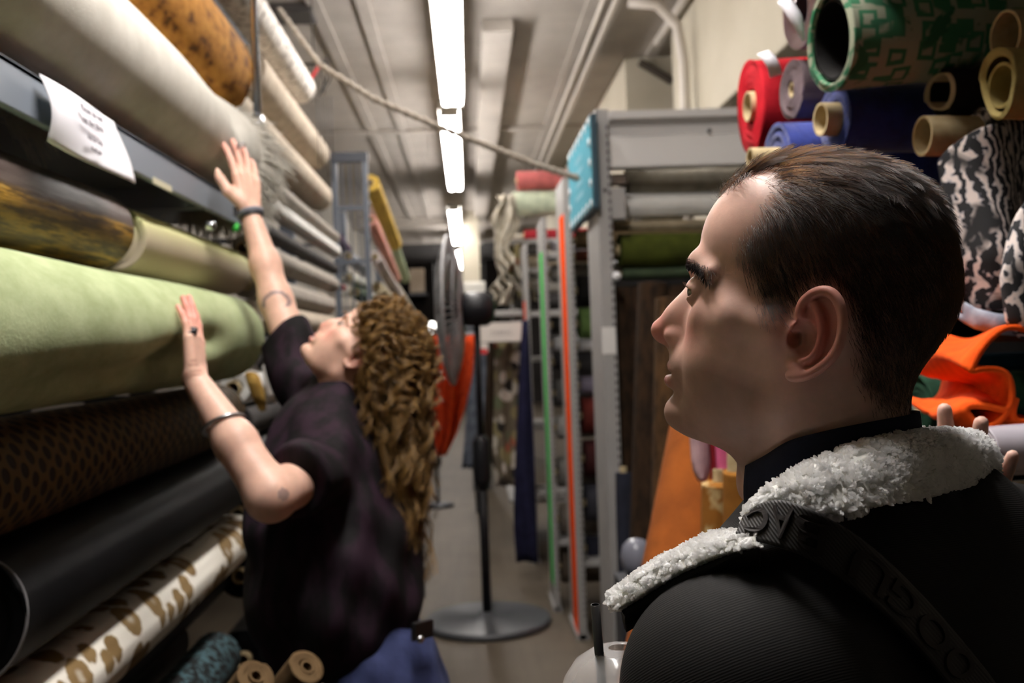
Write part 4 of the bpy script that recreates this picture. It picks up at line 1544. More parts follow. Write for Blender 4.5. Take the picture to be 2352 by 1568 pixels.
def zebra():
    t = NT('black_white_marble_print')
    v = t.coord((1, 1, 1))
    a = t.noise(v, 9, 3, .55, 2.2)
    w_ = t.n('ShaderNodeTexWave', wave_type='BANDS')
    w_.inputs['Scale'].default_value = 21
    w_.inputs['Distortion'].default_value = 10
    w_.inputs['Detail'].default_value = 3
    w_.inputs['Detail Scale'].default_value = 1.6
    t.l(v, w_.inputs['Vector'])
    c = t.ramp(w_.outputs['Fac'], [(.40, lin((16, 17, 22))), (.50, lin((60, 63, 74))), (.62, lin((180, 174, 176))), (.85, lin((214, 202, 196)))])
    t.base(t.mix(t.ramp(a, [(.5, (0, 0, 0)), (.62, (1, 1, 1))]), c, lin((18, 18, 22))))
    t.set(Roughness=.85)
    return t.m


M_GP, M_ZEB = green_print(), zebra()
M_KHAKI = cloth('khaki_canvas', (176, 160, 104), (150, 132, 80), 26, bump=.4)
M_TEALB = cloth('deep_teal_cloth', (22, 56, 74), (16, 44, 60), 14)
M_DGRN = cloth('bottle_green_felt', (30, 62, 44), (22, 48, 34), 60, bump=.4)
M_PURP = cloth('plum_cloth', (112, 70, 112), (90, 54, 92), 14)


def stripes():
    t = NT('tan_brown_stripe')
    v = t.coord()
    w_ = t.n('ShaderNodeTexWave', wave_type='BANDS', bands_direction='X')
    w_.inputs['Scale'].default_value = 5
    w_.inputs['Distortion'].default_value = 2.5
    t.l(v, w_.inputs['Vector'])
    t.base(t.ramp(w_.outputs['Fac'], [(.35, lin((196, 172, 140))), (.6, lin((180, 150, 118))), (.72, lin((66, 36, 34))), (.9, lin((52, 28, 28)))]))
    t.set(Roughness=.9)
    return t.m


rk = thing('fabric_rack', 'black rack behind the man crammed with roll ends', 'rack', (1.0, 2.4, 0), 'racks of rolls')
for x in (.98, 1.55):
    G().box((x, 2.25, 0), (x + .06, 2.31, 2.34)).obj('upright', M_DSTEEL, rk)
for z in (.45, .95, 1.28):
    G().box((.62, 1.2, z - .03), (1.7, 2.3, z)).obj('shelf', M_DSTEEL, rk)
G().box((.88, 2.34, 0), (1.7, 2.38, 2.6)).obj('back_panel', M_DARKW, rk)

for x in (1.0, 1.6):
    for y in (1.0, 1.85):
        G().box((x, y - .02, 1.26), (x + .04, y + .02, 2.31)).obj('upright', M_DSTEEL, rk) if x > 1.5 else None
G().box((.46, 1.0, 2.32), (1.75, 1.86, 2.36)).obj('shelf', M_DSTEEL, rk)  # out-of-frame top shelf, added to shade the roll bodies beneath
rr('pinkish mauve film-wrapped roll at the top of the crowded rack', 1806, 28, 1.76, .070, M_MAUVE, rc=.03, tube=False, wob=.05, layers=4)
rr('green and cream print roll with a dark hollow end, top of the rack', 1912, 92, 1.50, .074, M_GP, rc=.060, out=.0, mt=M_BLKV, wob=.04, squash=1.1, d=(1, .10, .08), layers=3, L=.6)  # black lining puts the shade of the hollow into its colour
rr('plum roll just entering the top edge of the photo', 2185, -84, 1.5, .036, M_PURP, rc=.02)
rr('red felt roll with a bent tan tube, leftmost on the crowded rack', 1716, 245, 1.98, .084, M_RED, rc=.03, out=.012, wob=.03, d=(1, .02, 0), squash=1.15)
rr('mauve-grey roll under the film-wrapped one, small hole in its end', 1818, 206, 1.80, .054, M_MAUD, rc=.014, out=.004, wob=.03)
rr('royal blue roll with wound layers showing, lower of two blue ones', 1722, 364, 1.74, .060, M_BLUE, rc=.019, out=.055, step=.010, layers=8)
rr('royal blue roll with a short tube, higher of two blue ones', 1884, 274, 1.60, .056, M_BLUE, rc=.027, out=.03, d=(1, .10, .0))
rr('tan and dark brown striped soft roll above the big cardboard tube', 2165, 212, 1.47, .033, stripes(), rc=.036, out=0, mt=M_BLKV, wob=.06, squash=.8, d=(1, .08, .0), layers=3)  # lined in black too: painted shade inside the soft roll
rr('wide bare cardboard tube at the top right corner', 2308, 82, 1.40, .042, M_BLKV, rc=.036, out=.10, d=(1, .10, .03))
rr('khaki canvas roll, crumpled open, under the top right tube', 2300, 196, 1.30, .040, M_KHAKI, rc=.030, out=0, mt=M_KHAKI, wob=.10, squash=1.1, d=(1, .1, 0), layers=3)
rr('black and white marbled roll on a long cardboard tube above the man\'s head', 2118, 312, 1.46, .046, M_ZEB, rc=.030, out=.085, d=(1, .05, -.02), wob=.04, L=.7)
rr('black velvet roll behind the blue rolls', 2020, 225, 2.12, .050, M_BLKV, d=(1, .1, 0))
rr('black velvet roll above the blue rolls, deep in the rack', 2060, 20, 2.06, .07, M_BLKV, d=(1, .1, 0))
rr('black velvet roll behind the man\'s crown', 1990, 455, 1.90, .068, M_BLKV, d=(1, .1, 0))
rr('black velvet roll behind the back of the man\'s head', 2120, 555, 1.66, .068, M_BLKV, d=(1, .1, 0))
rr('black velvet roll level with the man\'s ear, in the rack', 2110, 715, 1.66, .050, M_BLKV, d=(1, .1, 0))
rr('deep teal roll just above the bottle green one', 2140, 852, 1.66, .026, M_TEALB, rc=.01, out=.01)
rr('bottle green felt roll behind the man\'s nape', 2105, 935, 1.60, .052, M_DGRN, rc=.012, out=.006, d=(1, .05, 0))
rr('black bolt under the bottle green roll', 2120, 1060, 1.62, .040, M_BLKV)
# thread hanging from the green roll
p = PY(2094, 925, 1.50)
o = G().tube([p, p + Vector((.004, 0, -.015)), p + Vector((.012, 0, -.03)), p + Vector((.018, 0, -.05))], .0009, 6).obj('loose_thread', plain('thread_grey', (150, 160, 156), .8), smooth=True)
tag(o, 'short pale loose thread on the bottle green roll', 'thread')

# white tags tucked between the film and the red roll
for (q, lab) in (([(1800, 0), (1845, 95), (1838, 92), (1812, 55), (1826, 40)], 'long pointed white tag hanging from the film-wrapped roll'),
                 ([(1752, 120), (1782, 175)], 'short white tag dangling over the red roll')):
    a = PY(q[0][0], q[0][1], 1.60)
    b = PY(q[1][0], q[1][1], 1.60)
    o = thing('hanging_tag', lab, 'tag', tuple(b), 'white tags on the crowded rack')
    dv = (b - a)
    wv = Vector((1, 0, .3)).normalized()
    grid = []
    for i in range(9):
        v = i / 8
        hw = (.011 * (1 - .75 * max(0, v - .5) * 2) if 'pointed' in lab else .0105)
        c = a + dv * v + Vector((0, -.012 * math.sin(v * 3), 0))
        grid.append([c - wv * hw, c + Vector((0, -.002, 0)), c + wv * hw])
    G().sheet(grid, .001).obj('strip', plain('tag_paper', (226, 222, 230), .4), o, True)

# marbled cloth falling from its roll
def fall(label, cols, m, y, thick=.012, amp=.02, seed=0):
    """cols: columns of the cloth, each a list of photograph points running down its length"""
    n = 20
    grid = []
    for ci, c in enumerate(cols):
        P = [PY(a, b, y + dy) for a, b, dy in c]
        row = []
        for i in range(n):
            t = i / (n - 1) * (len(P) - 1)
            k = min(int(t), len(P) - 2)
            p = P[k].lerp(P[k + 1], t - k)
            p.y += amp * math.sin(ci * 1.7 + seed) * (.3 + t / len(P))
            row.append(p)
        grid.append(row)
    lo = min(p.z for row in grid for p in row)
    o = thing('hanging_cloth', label, 'cloth', (grid[0][0].x, y, lo))
    w = G().sheet(grid, thick).obj('cloth', m, o, True)
    md = w.modifiers.new('soft', 'SUBSURF')
    md.levels = md.render_levels = 1
    return o


fall('black and white marbled cloth falling in folds behind the man\'s head', [
    [(2150, 372, 0), (2168, 470, -.03), (2190, 590, -.05), (2205, 690, -.05)],
    [(2192, 330, -.03), (2210, 450, -.05), (2232, 590, -.07), (2238, 708, -.06)],
    [(2230, 300, -.05), (2252, 430, -.06), (2270, 580, -.08), (2275, 716, -.07)],
    [(2270, 285, -.05), (2292, 420, -.05), (2306, 580, -.07), (2312, 712, -.06)],
    [(2310, 278, -.03), (2330, 420, -.03), (2342, 560, -.05), (2345, 690, -.04)],
    [(2352, 262, -.0), (2370, 420, -.0), (2376, 560, -.02), (2378, 660, -.02)]], M_ZEB, 1.42, amp=.034)
fall('second marbled cloth fold at the right edge of the photo', [
    [(2312, 600, 0), (2302, 650, -.02), (2316, 740, -.02), (2350, 770, 0)],
    [(2335, 480, -.02), (2322, 600, -.04), (2345, 740, -.04), (2365, 780, -.02)],
    [(2365, 440, -.02), (2360, 600, -.04), (2372, 740, -.04), (2390, 790, -.02)],
    [(2400, 440, .02), (2400, 600, 0), (2405, 740, 0), (2410, 780, .02)]], M_ZEB, 1.24, amp=.012, seed=2)
# white turned edge below the marbled cloth
pts = [PY(2196, 660, 1.42), PY(2206, 690, 1.38), PY(2240, 708, 1.35), PY(2285, 720, 1.33), PY(2330, 724, 1.33)]
g = G()
grid = []
for i in range(17):
    t = i / 16 * 4
    k = min(int(t), 3)
    p = pts[k].lerp(pts[k + 1], t - k)
    grid.append([p + Vector((0, .012 * math.cos(a), -.010 + .014 * math.sin(a) - .004)) for a in np.linspace(0, 2 * PI, 11)])
o = thing('cloth_hem', 'white turned-up hem under the marbled cloth', 'hem', tuple(pts[2]))
G().sheet(grid, .002).obj('hem', cloth('hem_white', (160, 164, 176), (132, 136, 150), 40), o, True)

# orange felt, folded over itself
def ribbon(name, label, pts, y, depth, m, thick, cat):
    P = [PY(a, b, y) for a, b in pts]
    # smooth the polyline
    Q = []
    n = len(P)
    for i in range(n - 1):
        p0, p1, p2, p3 = P[max(i - 1, 0)], P[i], P[i + 1], P[min(i + 2, n - 1)]
        for k in range(6):
            t = k / 6
            Q.append(0.5 * ((2 * p1) + (p2 - p0) * t + (2 * p0 - 5 * p1 + 4 * p2 - p3) * t * t + (3 * p1 - p0 - 3 * p2 + p3) * t ** 3))
    Q.append(P[-1])
    grid = []
    for i, q in enumerate(Q):
        grid.append([q + Vector((.05 * v, v * depth, .01 * math.sin(5 * v + i * .3))) for v in np.linspace(0, 1, 7)])
    o = thing(name, label, cat, (Q[0].x, y, min(q.z for q in Q)))
    w = G().sheet(grid, thick).obj('felt', m, o, True)
    return o


M_OFELT = cloth('orange_felt', (246, 92, 18), (226, 76, 12), 40, bump=.4)
ribbon('folded_felt', 'bright orange felt folded in loops at the right edge', [(2375, 768), (2310, 772), (2252, 800), (2232, 838), (2262, 862), (2318, 872), (2322, 915), (2285, 938), (2222, 955), (2250, 968), (2300, 950), (2335, 930), (2330, 965), (2375, 948)], 1.20, .28, M_OFELT, .007, 'felt')
rr('rusty brown roll above the orange felt loops', 2288, 757, 1.58, .022, cloth('rust_brown', (120, 62, 40), (96, 48, 32), 14), rc=.008, out=.004)
# film-wrapped rolls with a label under the felt
fw = rr('clear film-wrapped white roll with a paper label under the orange felt', 2262, 1036, 1.16, .030, plain('milky_film', (196, 190, 200), .18), rc=.012, out=.0, d=(1, .10, 0), wob=.03)
p = PY(2300, 1040, 1.10)
rr('cream roll below the film-wrapped one at the right edge', 2300, 1146, 1.16, .022, cloth('cream_roll', (214, 204, 178), (196, 186, 160), 14), rc=.01, out=.004, d=(1, .1, 0))
# ================================================================== figures: shared shapes
def npv(v):
    return np.array([float(x) for x in v])


def catmull(P, n):
    P = [Vector(p) for p in P]
    out = []
    m = len(P) - 1
    for i in range(n):
        t = i / (n - 1) * m
        k = min(int(t), m - 1)
        t -= k
        p0, p1, p2, p3 = P[max(k - 1, 0)], P[k], P[k + 1], P[min(k + 2, m)]
        out.append(0.5 * ((2 * p1) + (p2 - p0) * t + (2 * p0 - 5 * p1 + 4 * p2 - p3) * t * t + (3 * p1 - p0 - 3 * p2 + p3) * t ** 3))
    return out


class Frame:
    """a body-part frame: origin, forward x, left y, up z"""

    def __init__(s, o, x, y, z):
        s.o, s.x, s.y, s.z = npv(o), npv(x), npv(y), npv(z)
        s.R = np.stack([s.x, s.y, s.z], 1)

    def w(s, a):
        return s.o + s.R @ np.asarray(a, float)

    def loc(s, P):
        return (np.asarray(P) - s.o) @ s.R

    def hit(s, px, py, y):
        """local (x, z) where the photograph's pixel meets the plane of local y"""
        r = npv(ray(px, py))
        c = npv(CAM)
        t = (y - (c - s.o) @ s.y) / (r @ s.y)
        q = s.loc(c + r * t)
        return q[0], q[2]


def poly_dist(x, z, P):
    """signed distance to a closed 2-D outline (negative inside)"""
    P = np.asarray(P, np.float32)
    d = np.full(len(x), 1e9, np.float32)
    ins = np.zeros(len(x), bool)
    n = len(P)
    for i in range(n):
        a, b = P[i], P[(i + 1) % n]
        e = b - a
        wx, wz = x - a[0], z - a[1]
        t = np.clip((wx * e[0] + wz * e[1]) / (e @ e + 1e-12), 0, 1)
        d = np.minimum(d, (wx - t * e[0]) ** 2 + (wz - t * e[1]) ** 2)
        c = (a[1] > z) != (b[1] > z)
        xi = a[0] + (z - a[1]) * e[0] / (e[1] if abs(e[1]) > 1e-9 else 1e-9)
        ins ^= c & (x < xi)
    d = np.sqrt(d)
    return np.where(ins, -d, d)


def smooth2(L, k=4):
    P = catmull([(a, b, 0) for a, b in L], (len(L) - 1) * k + 1)
    return [(q.x, q.y) for q in P]


def head_sdf(q, ear, fem=False, neck=None):
    """head and neck in local metres: x forward, y left, z up, origin between the ear holes"""
    m = 1000.0
    p = q * m
    ap = np.stack([p[:, 0], np.abs(p[:, 1]), p[:, 2]], 1)
    f = s_ell(p, (-6, 0, 47), (87, 72, 79))
    f = smin(f, s_ell(p, (27, 0, 60), (66, 61, 60)), 20)
    f = smin(f, s_ell(p, (-45, 0, 28), (48, 58, 50)), 25)
    # face block, cheeks, jaw
    f = smin(f, s_ell(ap, (45, 10, -22), (50, 46, 64)), 24)
    f = smin(f, s_chain(ap, [(68, 39, 0), (50, 53, -2), (18, 63, 0)], [12, 11, 8], 8), 26)
    jw = -5 if fem else 0
    f = smin(f, s_chain(ap, [(8, 56 + jw, -10), (8, 49 + jw, -58), (48, 34 + jw, -77), (80, 10, -83)], [18, 17, 15, 13], 12), 22)
    f = smin(f, s_ell(ap, (40, 26, -52), (41, 30 + jw, 40)), 24)
    f = smin(f, s_ell(ap, (42, 26, -34), (36, 33 + jw, 34)), 20)
    f = smin(f, s_ell(p, (94, 0, -81), (14.2, 18, 13.5)), 9)
    f = smin(f, s_ell(p, (52, 0, -82), (46, 30, 19)), 16)
    # brow
    br = 7 if fem else 10
    f = smin(f, s_chain(ap, [(91, 8, 36), (86.5, 26, 40), (72, 45, 32)], [br, br - 1.5, br - 4], 8), 10)
    # eye hollow and lids
    f = smax(f, -s_ell(ap, (101, 32, 16.5), (19, 19, 11.5)), 11)
    # nose
    nb = 0.86 if fem else 1.0
    f = smin(f, s_chain(p, [(90, 0, 30), (95, 0, 18), (109 + (nb - 1) * 40, 0, -4), (119 + (nb - 1) * 60, 0, -17)], [5.5, 6.6, 8.0, 9.5 * nb], 6), 8)
    f = smin(f, s_ell(ap, (98, 7, -10), (15, 10, 24)), 10)
    f = smin(f, s_ell(ap, (100.5 - (1 - nb) * 40, 11.5, -20), (13, 7.6, 8.6)), 3)
    f = smax(f, -s_ell(ap, (86 - (1 - nb) * 30, 19, -20), (4, 5, 9)), 6)
    f = smin(f, s_chain(p, [(117 - (1 - nb) * 60, 0, -23), (107, 0, -29)], [4.5, 4.5], 2), 5)
    f = smax(f, -s_ell(ap, (110 - (1 - nb) * 45, 6.8, -29.5), (9, 3.6, 5)), 3)
    # muzzle and lips
    f = smin(f, s_ell(p, (92, 0, -44), (16.5, 27, 22)), 12)
    f = smin(f, s_chain(ap, [(107, 0, -44.5), (101, 12, -46.5), (89, 25, -51)], [4.4, 4.0, 2.0], 3), 3.5)
    f = smin(f, s_chain(ap, [(106.5, 0, -57.5), (101, 11, -56.5), (89, 24, -52)], [6.2, 5.2, 2.0], 3), 3.5)
    f = smax(f, -s_ell(ap, (109, 0, -50.2), (12, 24, 1.5)), 3)
    f = smax(f, -s_ell(p, (122.5, 0, -66), (11, 26, 6)), 7)
    # neck
    nr = 46 if fem else 57
    nk = neck or [(-18, 0, -10), (-20, 0, -100), (-30, 0, -175)]
    f = smin(f, s_chain(p, nk, [nr, nr, nr - (0 if fem else 7)], 20), 24)
    if not fem:
        f = smin(f, s_ell(p, (34, 0, -128), (9, 8, 14)), 14)
    # lids: a shell round the eyeball with the opening cut out
    ey = ap - np.array([80.5, 31.5, 17.5], np.float32)
    sh = np.sqrt((ey * ey).sum(1)) - 14.0
    op = s_ell(ap, (94, 32, 16), (14, 14.5, 4.2 if fem else 3.9))
    f = smin(f, smax(sh, -op, 1.0), 3.0)
    f = smax(f, -(np.sqrt((ey * ey).sum(1)) - 11.7), .6)
    # ears
    if ear is not None:
        out, anti, conch, tragus, lobe = ear
        out, anti = smooth2(out), smooth2(anti)
        yb = 73.5 if not fem else 66
        x0 = max(a[0] for a in out)
        pl = yb + 0.30 * np.maximum(x0 - ap[:, 0], 0)
        t = ap[:, 1] - pl
        d2 = poly_dist(ap[:, 0], ap[:, 2], out)
        plate = smax(d2 + 1.0, np.abs(t + 1.2) - 1.6, 2)
        e = plate

        def ptube(pts, r):
            P3 = [(a, yb + .30 * max(x0 - a, 0) + h, b) for a, b, h in pts]
            return s_chain(ap, P3, r, 2.0)
        n = len(out)
        e = smin(e, ptube([(a, b, 2.6) for a, b in out[:n - 14]], [2.6] + [3.1] * (n - 16) + [2.6]), 1.8)
        e = smin(e, ptube([(a, b, 1.4) for a, b in anti], [2.6] + [3.3] * (len(anti) - 1)), 2.5)
        e = smin(e, ptube([(a, b, 3.0) for a, b in tragus], [4.0] * len(tragus)), 3)
        e = smin(e, ptube([(a, b, .5) for a, b in lobe], [4.6] * len(lobe)), 4)
        back = s_ell(ap, (conch[0] - 2, yb - 3, conch[1] + 4), (15, 9, 22))
        e = smin(e, back, 4)
        f = smin(f, e, 4)
        cy = yb + .30 * max(x0 - conch[0], 0)
        f = smax(f, -s_ell(ap, (conch[0], cy + 3, conch[1]), (9.0, 9, 13)), 2.5)
        f = smax(f, -s_ell(ap, (conch[0] + 7, cy - 2, conch[1] - 1), (4.5, 10, 6)), 3)
    return f / m


def hand_sdf(p, wrist, fdir, palm, thumb, S=1.0, curl=(.25, .25, .25, .25), spread=.12, tcurl=.2, tout=.7, k=.007):
    """a hand with five fingers: fdir along the fingers, palm the way the palm faces, thumb the side the thumb is on"""
    W = npv(wrist)
    F_ = npv(fdir)
    F_ /= np.linalg.norm(F_)
    N = npv(palm)
    N -= F_ * (N @ F_)
    N /= np.linalg.norm(N)
    T = npv(thumb)
    T = T - F_ * (T @ F_) - N * (T @ N)
    T /= np.linalg.norm(T)
    f = None
    tips = []
    offs = (.028, .009, -.010, -.028)
    lens = ((.042, .026, .021), (.046, .030, .022), (.043, .027, .021), (.034, .021, .018))
    base = (.088, .092, .088, .080)
    for i in range(4):
        kn = W + F_ * base[i] * S + T * offs[i] * S
        st = W + F_ * .012 * S + T * offs[i] * .55 * S
        g = s_chain(p, [st, kn], [.0155 * S, .0115 * S], k)
        d = F_ * 1.0 + T * spread * (1.5 - i) * .55
        d /= np.linalg.norm(d)
        a = curl[i]
        pts = [kn]
        ang = 0
        for L in lens[i]:
            ang += a
            dd = d * math.cos(ang) + N * math.sin(ang)
            pts.append(pts[-1] + dd * L * S)
        fr = (.0098, .0088, .0080, .0068) if i < 3 else (.0085, .0076, .0068, .0058)
        h = s_chain(p, pts, [r * S for r in fr], .003)
        tips.append((pts[-1], dd, N))
        g = smin(g, h, .005)
        f = g if f is None else smin(f, g, .006)
    st = W + F_ * .02 * S + T * .02 * S
    d0 = F_ * .62 + T * tout + N * .25
    d0 /= np.linalg.norm(d0)
    m1 = st + d0 * .042 * S
    d1 = F_ * (.75 + .1) + T * (tout * .55) + N * tcurl
    d1 /= np.linalg.norm(d1)
    m2 = m1 + d1 * .034 * S
    d2 = F_ * .95 + T * (tout * .15) + N * tcurl * 1.6
    d2 /= np.linalg.norm(d2)
    m3 = m2 + d2 * .026 * S
    f = smin(f, s_chain(p, [st, m1, m2, m3], [.0165 * S, .0135 * S, .0105 * S, .0082 * S], .006), .009)
    tips.append((m3, d2, N))
    return f, tips


def skin_mat(name, a, b):
    t = NT(name)
    at = t.n('ShaderNodeAttribute', attribute_name='skin')
    v = t.coord()
    n1 = t.noise(v, 55, 5, .6)
    n2 = t.noise(v, 420, 3, .6)
    mott = t.ramp(n1, [(.3, (.90, .88, .87)), (.7, (1.06, 1.05, 1.05))])
    mm = t.n('ShaderNodeMix', data_type='RGBA', blend_type='MULTIPLY')
    mm.inputs[0].default_value = 1.0
    t.l(at.outputs['Color'], mm.inputs[6])
    t.l(mott, mm.inputs[7])
    t.base(mm.outputs[2])
    t.set(Roughness=.48)
    t.b.inputs['Specular IOR Level'].default_value = .4
    t.b.inputs['Subsurface Weight'].default_value = .12
    t.b.inputs['Subsurface Radius'].default_value = (1.0, .35, .2)
    t.b.inputs['Subsurface Scale'].default_value = .004
    t.bump(n2, .12, .0006)
    return t.m


def paint(o, cols):
    at = o.data.color_attributes.new('skin', 'FLOAT_COLOR', 'POINT')
    c = np.ones((len(cols), 4), np.float32)
    c[:, :3] = cols
    at.data.foreach_set('color', c.ravel())


def gauss(P, c, r):
    d = (P - np.asarray(c)) / np.asarray(r)
    return np.exp(-(d * d).sum(1))


def hair_mat(name, a, b, rough=.42, spec=.35):
    t = NT(name)
    hi = t.n('ShaderNodeHairInfo')
    t.base(t.ramp(hi.outputs['Random'], [(0, lin(a)), (1, lin(b))]))
    t.set(Roughness=rough)
    t.b.inputs['Specular IOR Level'].default_value = spec
    return t.m


def eye_mat(name, iris):
    t = NT(name)
    v = t.coord(kind='Object')
    sx = t.n('ShaderNodeSeparateXYZ')
    t.l(v, sx.inputs['Vector'])
    c = t.ramp(t.math('MULTIPLY', sx.outputs['X'], 83.3), [(0, lin((160, 148, 140))), (.70, lin((150, 138, 130))), (.74, lin(iris)), (.955, lin(iris)), (.965, lin((8, 7, 7)))])  # sclera greyer than a real eye white, its shadow put into the colour
    t.base(c)
    t.set(Roughness=.08)
    return t.m


def combine(parts):
    Vs, Qs, n = [], [], 0
    for V, Q in parts:
        Vs.append(V)
        Qs.append(Q + n)
        n += len(V)
    return np.concatenate(Vs), np.concatenate(Qs)


def march(f, px, py, d0=.35, d1=1.4, off=0.0):
    """where the sight line through a pixel of the photograph first meets the surface f = 0"""
    r = npv(ray(px, py))
    c = npv(CAM)
    d = d0
    for _ in range(160):
        v = float(f((c + r * d)[None].astype(np.float32))[0]) - off
        if v < 2e-4:
            return c + r * d
        d += max(v * .8, 3e-4)
        if d > d1:
            return None
    return c + r * d


def blend(m, c):
    global colr
    m = np.clip(m, 0, 1)[:, None]
    colr = colr * (1 - m) + c * m
# ================================================================== the man in the black jacket
ear3 = npv(PD(1828, 750, .70))
az = math.atan2(ear3[0], ear3[1])
psi = az + math.radians(10)
pit = math.radians(9)
d0 = np.array([-math.cos(psi), math.sin(psi), 0])
HL = np.array([-math.sin(psi), -math.cos(psi), 0])
HF = d0 * math.cos(pit) + np.array([0, 0, math.sin(pit)])
HU = -d0 * math.sin(pit) + np.array([0, 0, math.cos(pit)])
H = Frame(ear3 - HL * .074, HF, HL, HU)


def ear_pts(lst, y=.080):
    return [tuple(1000 * v for v in H.hit(a, b, y)) for a, b in lst]


EAR = (ear_pts([(1836, 722), (1843, 697), (1866, 676), (1894, 668), (1918, 678), (1934, 706), (1939, 748), (1930, 792), (1908, 826), (1876, 850), (1846, 863), (1820, 865), (1804, 855), (1800, 838), (1808, 815), (1828, 770)]),
       ear_pts([(1872, 700), (1886, 726), (1890, 762), (1882, 796), (1866, 818), (1846, 826)]),
       ear_pts([(1846, 778)])[0],
       ear_pts([(1826, 752), (1816, 778)]),
       ear_pts([(1822, 842), (1838, 850)]))

man = thing('person', 'man in profile wearing a black jacket with a fluffy white collar, short dark receding hair', 'person', (float(H.o[0]) + .08, float(H.o[1]) + .05, 0))


def f_head(P):
    return head_sdf(H.loc(P).astype(np.float32), EAR)


# trunk and arms under the jacket
NB = H.w((-.032, 0, -.165))
LS = npv(PD(1712, 1590, .635))
RS = npv(PD(2322, 1330, .885))
LE = LS + np.array([-.03, .02, -.27])
CUP = npv(PD(1424, 1484, .735))           # apex of the lid
LW = CUP + np.array([.075, -.035, -.115])
RH = npv(PD(2196, 1236, .985))            # right hand at the far side of the collar
RE = RS + np.array([-.04, .20, -.22])
SHD = (LS + RS) / 2
side = (RS - LS)
side[2] = 0
side /= np.linalg.norm(side)
tf = np.array([-side[1], side[0], 0])     # the way the chest faces
CH = SHD + np.array([0, 0, -.18]) + tf * .02
WA = SHD + np.array([0, 0, -.48]) + tf * .03
Rt = np.stack([tf, -side, np.array([0, 0, 1.])], 1)


def f_trunk(P):
    f = s_ell(P, CH + np.array([0, 0, -.03]), (.095, .155, .22), Rt)
    f = smin(f, s_ell(P, WA, (.10, .15, .22), Rt), .08)
    for s, sh in ((1, LS), (-1, RS)):
        f = smin(f, s_chain(P, [NB + np.array([0, 0, -.03]), NB * .45 + sh * .55 + np.array([0, 0, -.035]), sh], [.036, .032, .036], .02), .02)
    f = smin(f, s_chain(P, [LS, LE, LW], [.038, .038, .028], .02), .03)
    f = smin(f, s_chain(P, [RS, RE, RH + np.array([0, 0, -.06])], [.052, .042, .028], .02), .03)
    f = smin(f, s_chain(P, [H.w((-.02, 0, -.10)), NB + np.array([0, 0, -.03]), CH], [.050, .046, .05], .03), .04)
    h, _ = hand_sdf(P, LW, CUP + np.array([0, 0, -.135]) - LW + np.array([-.06, .03, 0]), (-.3, .6, 0), (0, 0, 1), curl=(.55, .6, .6, .6), tout=.8)
    f = smin(f, h, .012)
    h, _ = hand_sdf(P, RH + np.array([.008, 0, -.058]), (-.05, -.10, 1), (-.25, -1, .1), (-1, .2, .2), S=1.0, curl=(.34, .04, .10, .20), spread=.22, tout=.8)
    return smin(f, h, .012)


hV, hQ = surface_nets(f_head, H.o - .24, H.o + np.array([.2, .2, .17]), .0013)
bV, bQ = surface_nets(f_trunk, np.minimum.reduce([LS, RS, WA, CUP, RH]) - .25, np.maximum.reduce([LS, RS, NB, RH + [0, 0, .1]]) + .13, .004)
V, Q = combine([(hV, hQ), (bV, bQ)])
M_SKIN = skin_mat('skin_of_the_man', None, None)
body = obj('body', V, Q, M_SKIN, man)
pl = H.loc(V) * 1000
ap = np.stack([pl[:, 0], np.abs(pl[:, 1]), pl[:, 2]], 1)
base = np.array(lin((229, 187, 171))[:3])
ruddy = np.array(lin((206, 112, 102))[:3])
stub = np.array(lin((152, 120, 107))[:3])
lipc = np.array(lin((176, 104, 96))[:3])
scalp = np.array(lin((58, 46, 38))[:3])
colr = np.tile(base, (len(V), 1))


blend(.75 * gauss(ap, (118, 4, -16), (14, 14, 16)), ruddy)
blend(.5 * gauss(ap, (82, 42, -14), (26, 20, 18)), ruddy)
blend(.95 * gauss(ap, (-12, 86, 0), (30, 14, 40)), ruddy)
# shaven beard: moustache, chin and jaw up to the sideburn
bz = np.clip((-28 - pl[:, 2] - .25 * np.maximum(0, 60 - pl[:, 0])) / 14, 0, 1) * np.clip((pl[:, 0] - 5) / 20, 0, 1) * np.clip((pl[:, 2] + 125) / 15, 0, 1)
lipm = np.maximum(gauss(ap, (107, 4, -45), (7, 17, 3.4)), gauss(ap, (107, 4, -57), (7, 16, 4.6)))
blend(.75 * bz, stub)
blend(1.0 * lipm, lipc)
blend(.35 * gauss(ap, (92, 34, 12), (14, 18, 9)), np.array(lin((120, 78, 70))[:3]))  # eye hollows painted darker, socket shade put into the skin colour


# hairline traced on the near side of the head, mirrored to the other
HLINE = [H.hit(a, b, .062) for a, b in [(1752, 402), (1764, 436), (1746, 486), (1724, 520), (1700, 556), (1693, 590), (1716, 622), (1742, 660), (1752, 706), (1775, 742), (1796, 738), (1806, 706), (1822, 690), (1838, 672), (1868, 652), (1915, 655), (1948, 692), (1958, 760), (1962, 830), (1985, 900), (2010, 948), (2075, 962), (2110, 930), (2300, 800), (2300, 200), (1750, 250)]]
HLINE = [(a * 1000, b * 1000) for a, b in HLINE]


def hair_mask(P):
    q = H.loc(P) * 1000
    a = np.abs(q[:, 1])
    side_ = poly_dist(q[:, 0].astype(np.float32), q[:, 2].astype(np.float32), HLINE)
    # a forelock left in the middle in front of the receding temples
    front = np.maximum(np.maximum(a - 30, q[:, 0] - 84), 96 - q[:, 2])
    d = np.minimum(np.where(q[:, 2] > -90, side_, 9), front)
    return np.clip(.5 - d / 16.0, 0, 1) ** 1.3 * (q[:, 2] > -75)


hm = np.zeros(len(V))
hm[:len(hV)] = hair_mask(hV)
earout = (ap[:, 1] > 77) & (pl[:, 0] < 25) & (pl[:, 2] < 48) & (pl[:, 2] > -45)
hm[earout] = 0
blend(hm * .62, scalp)
paint(body, colr)

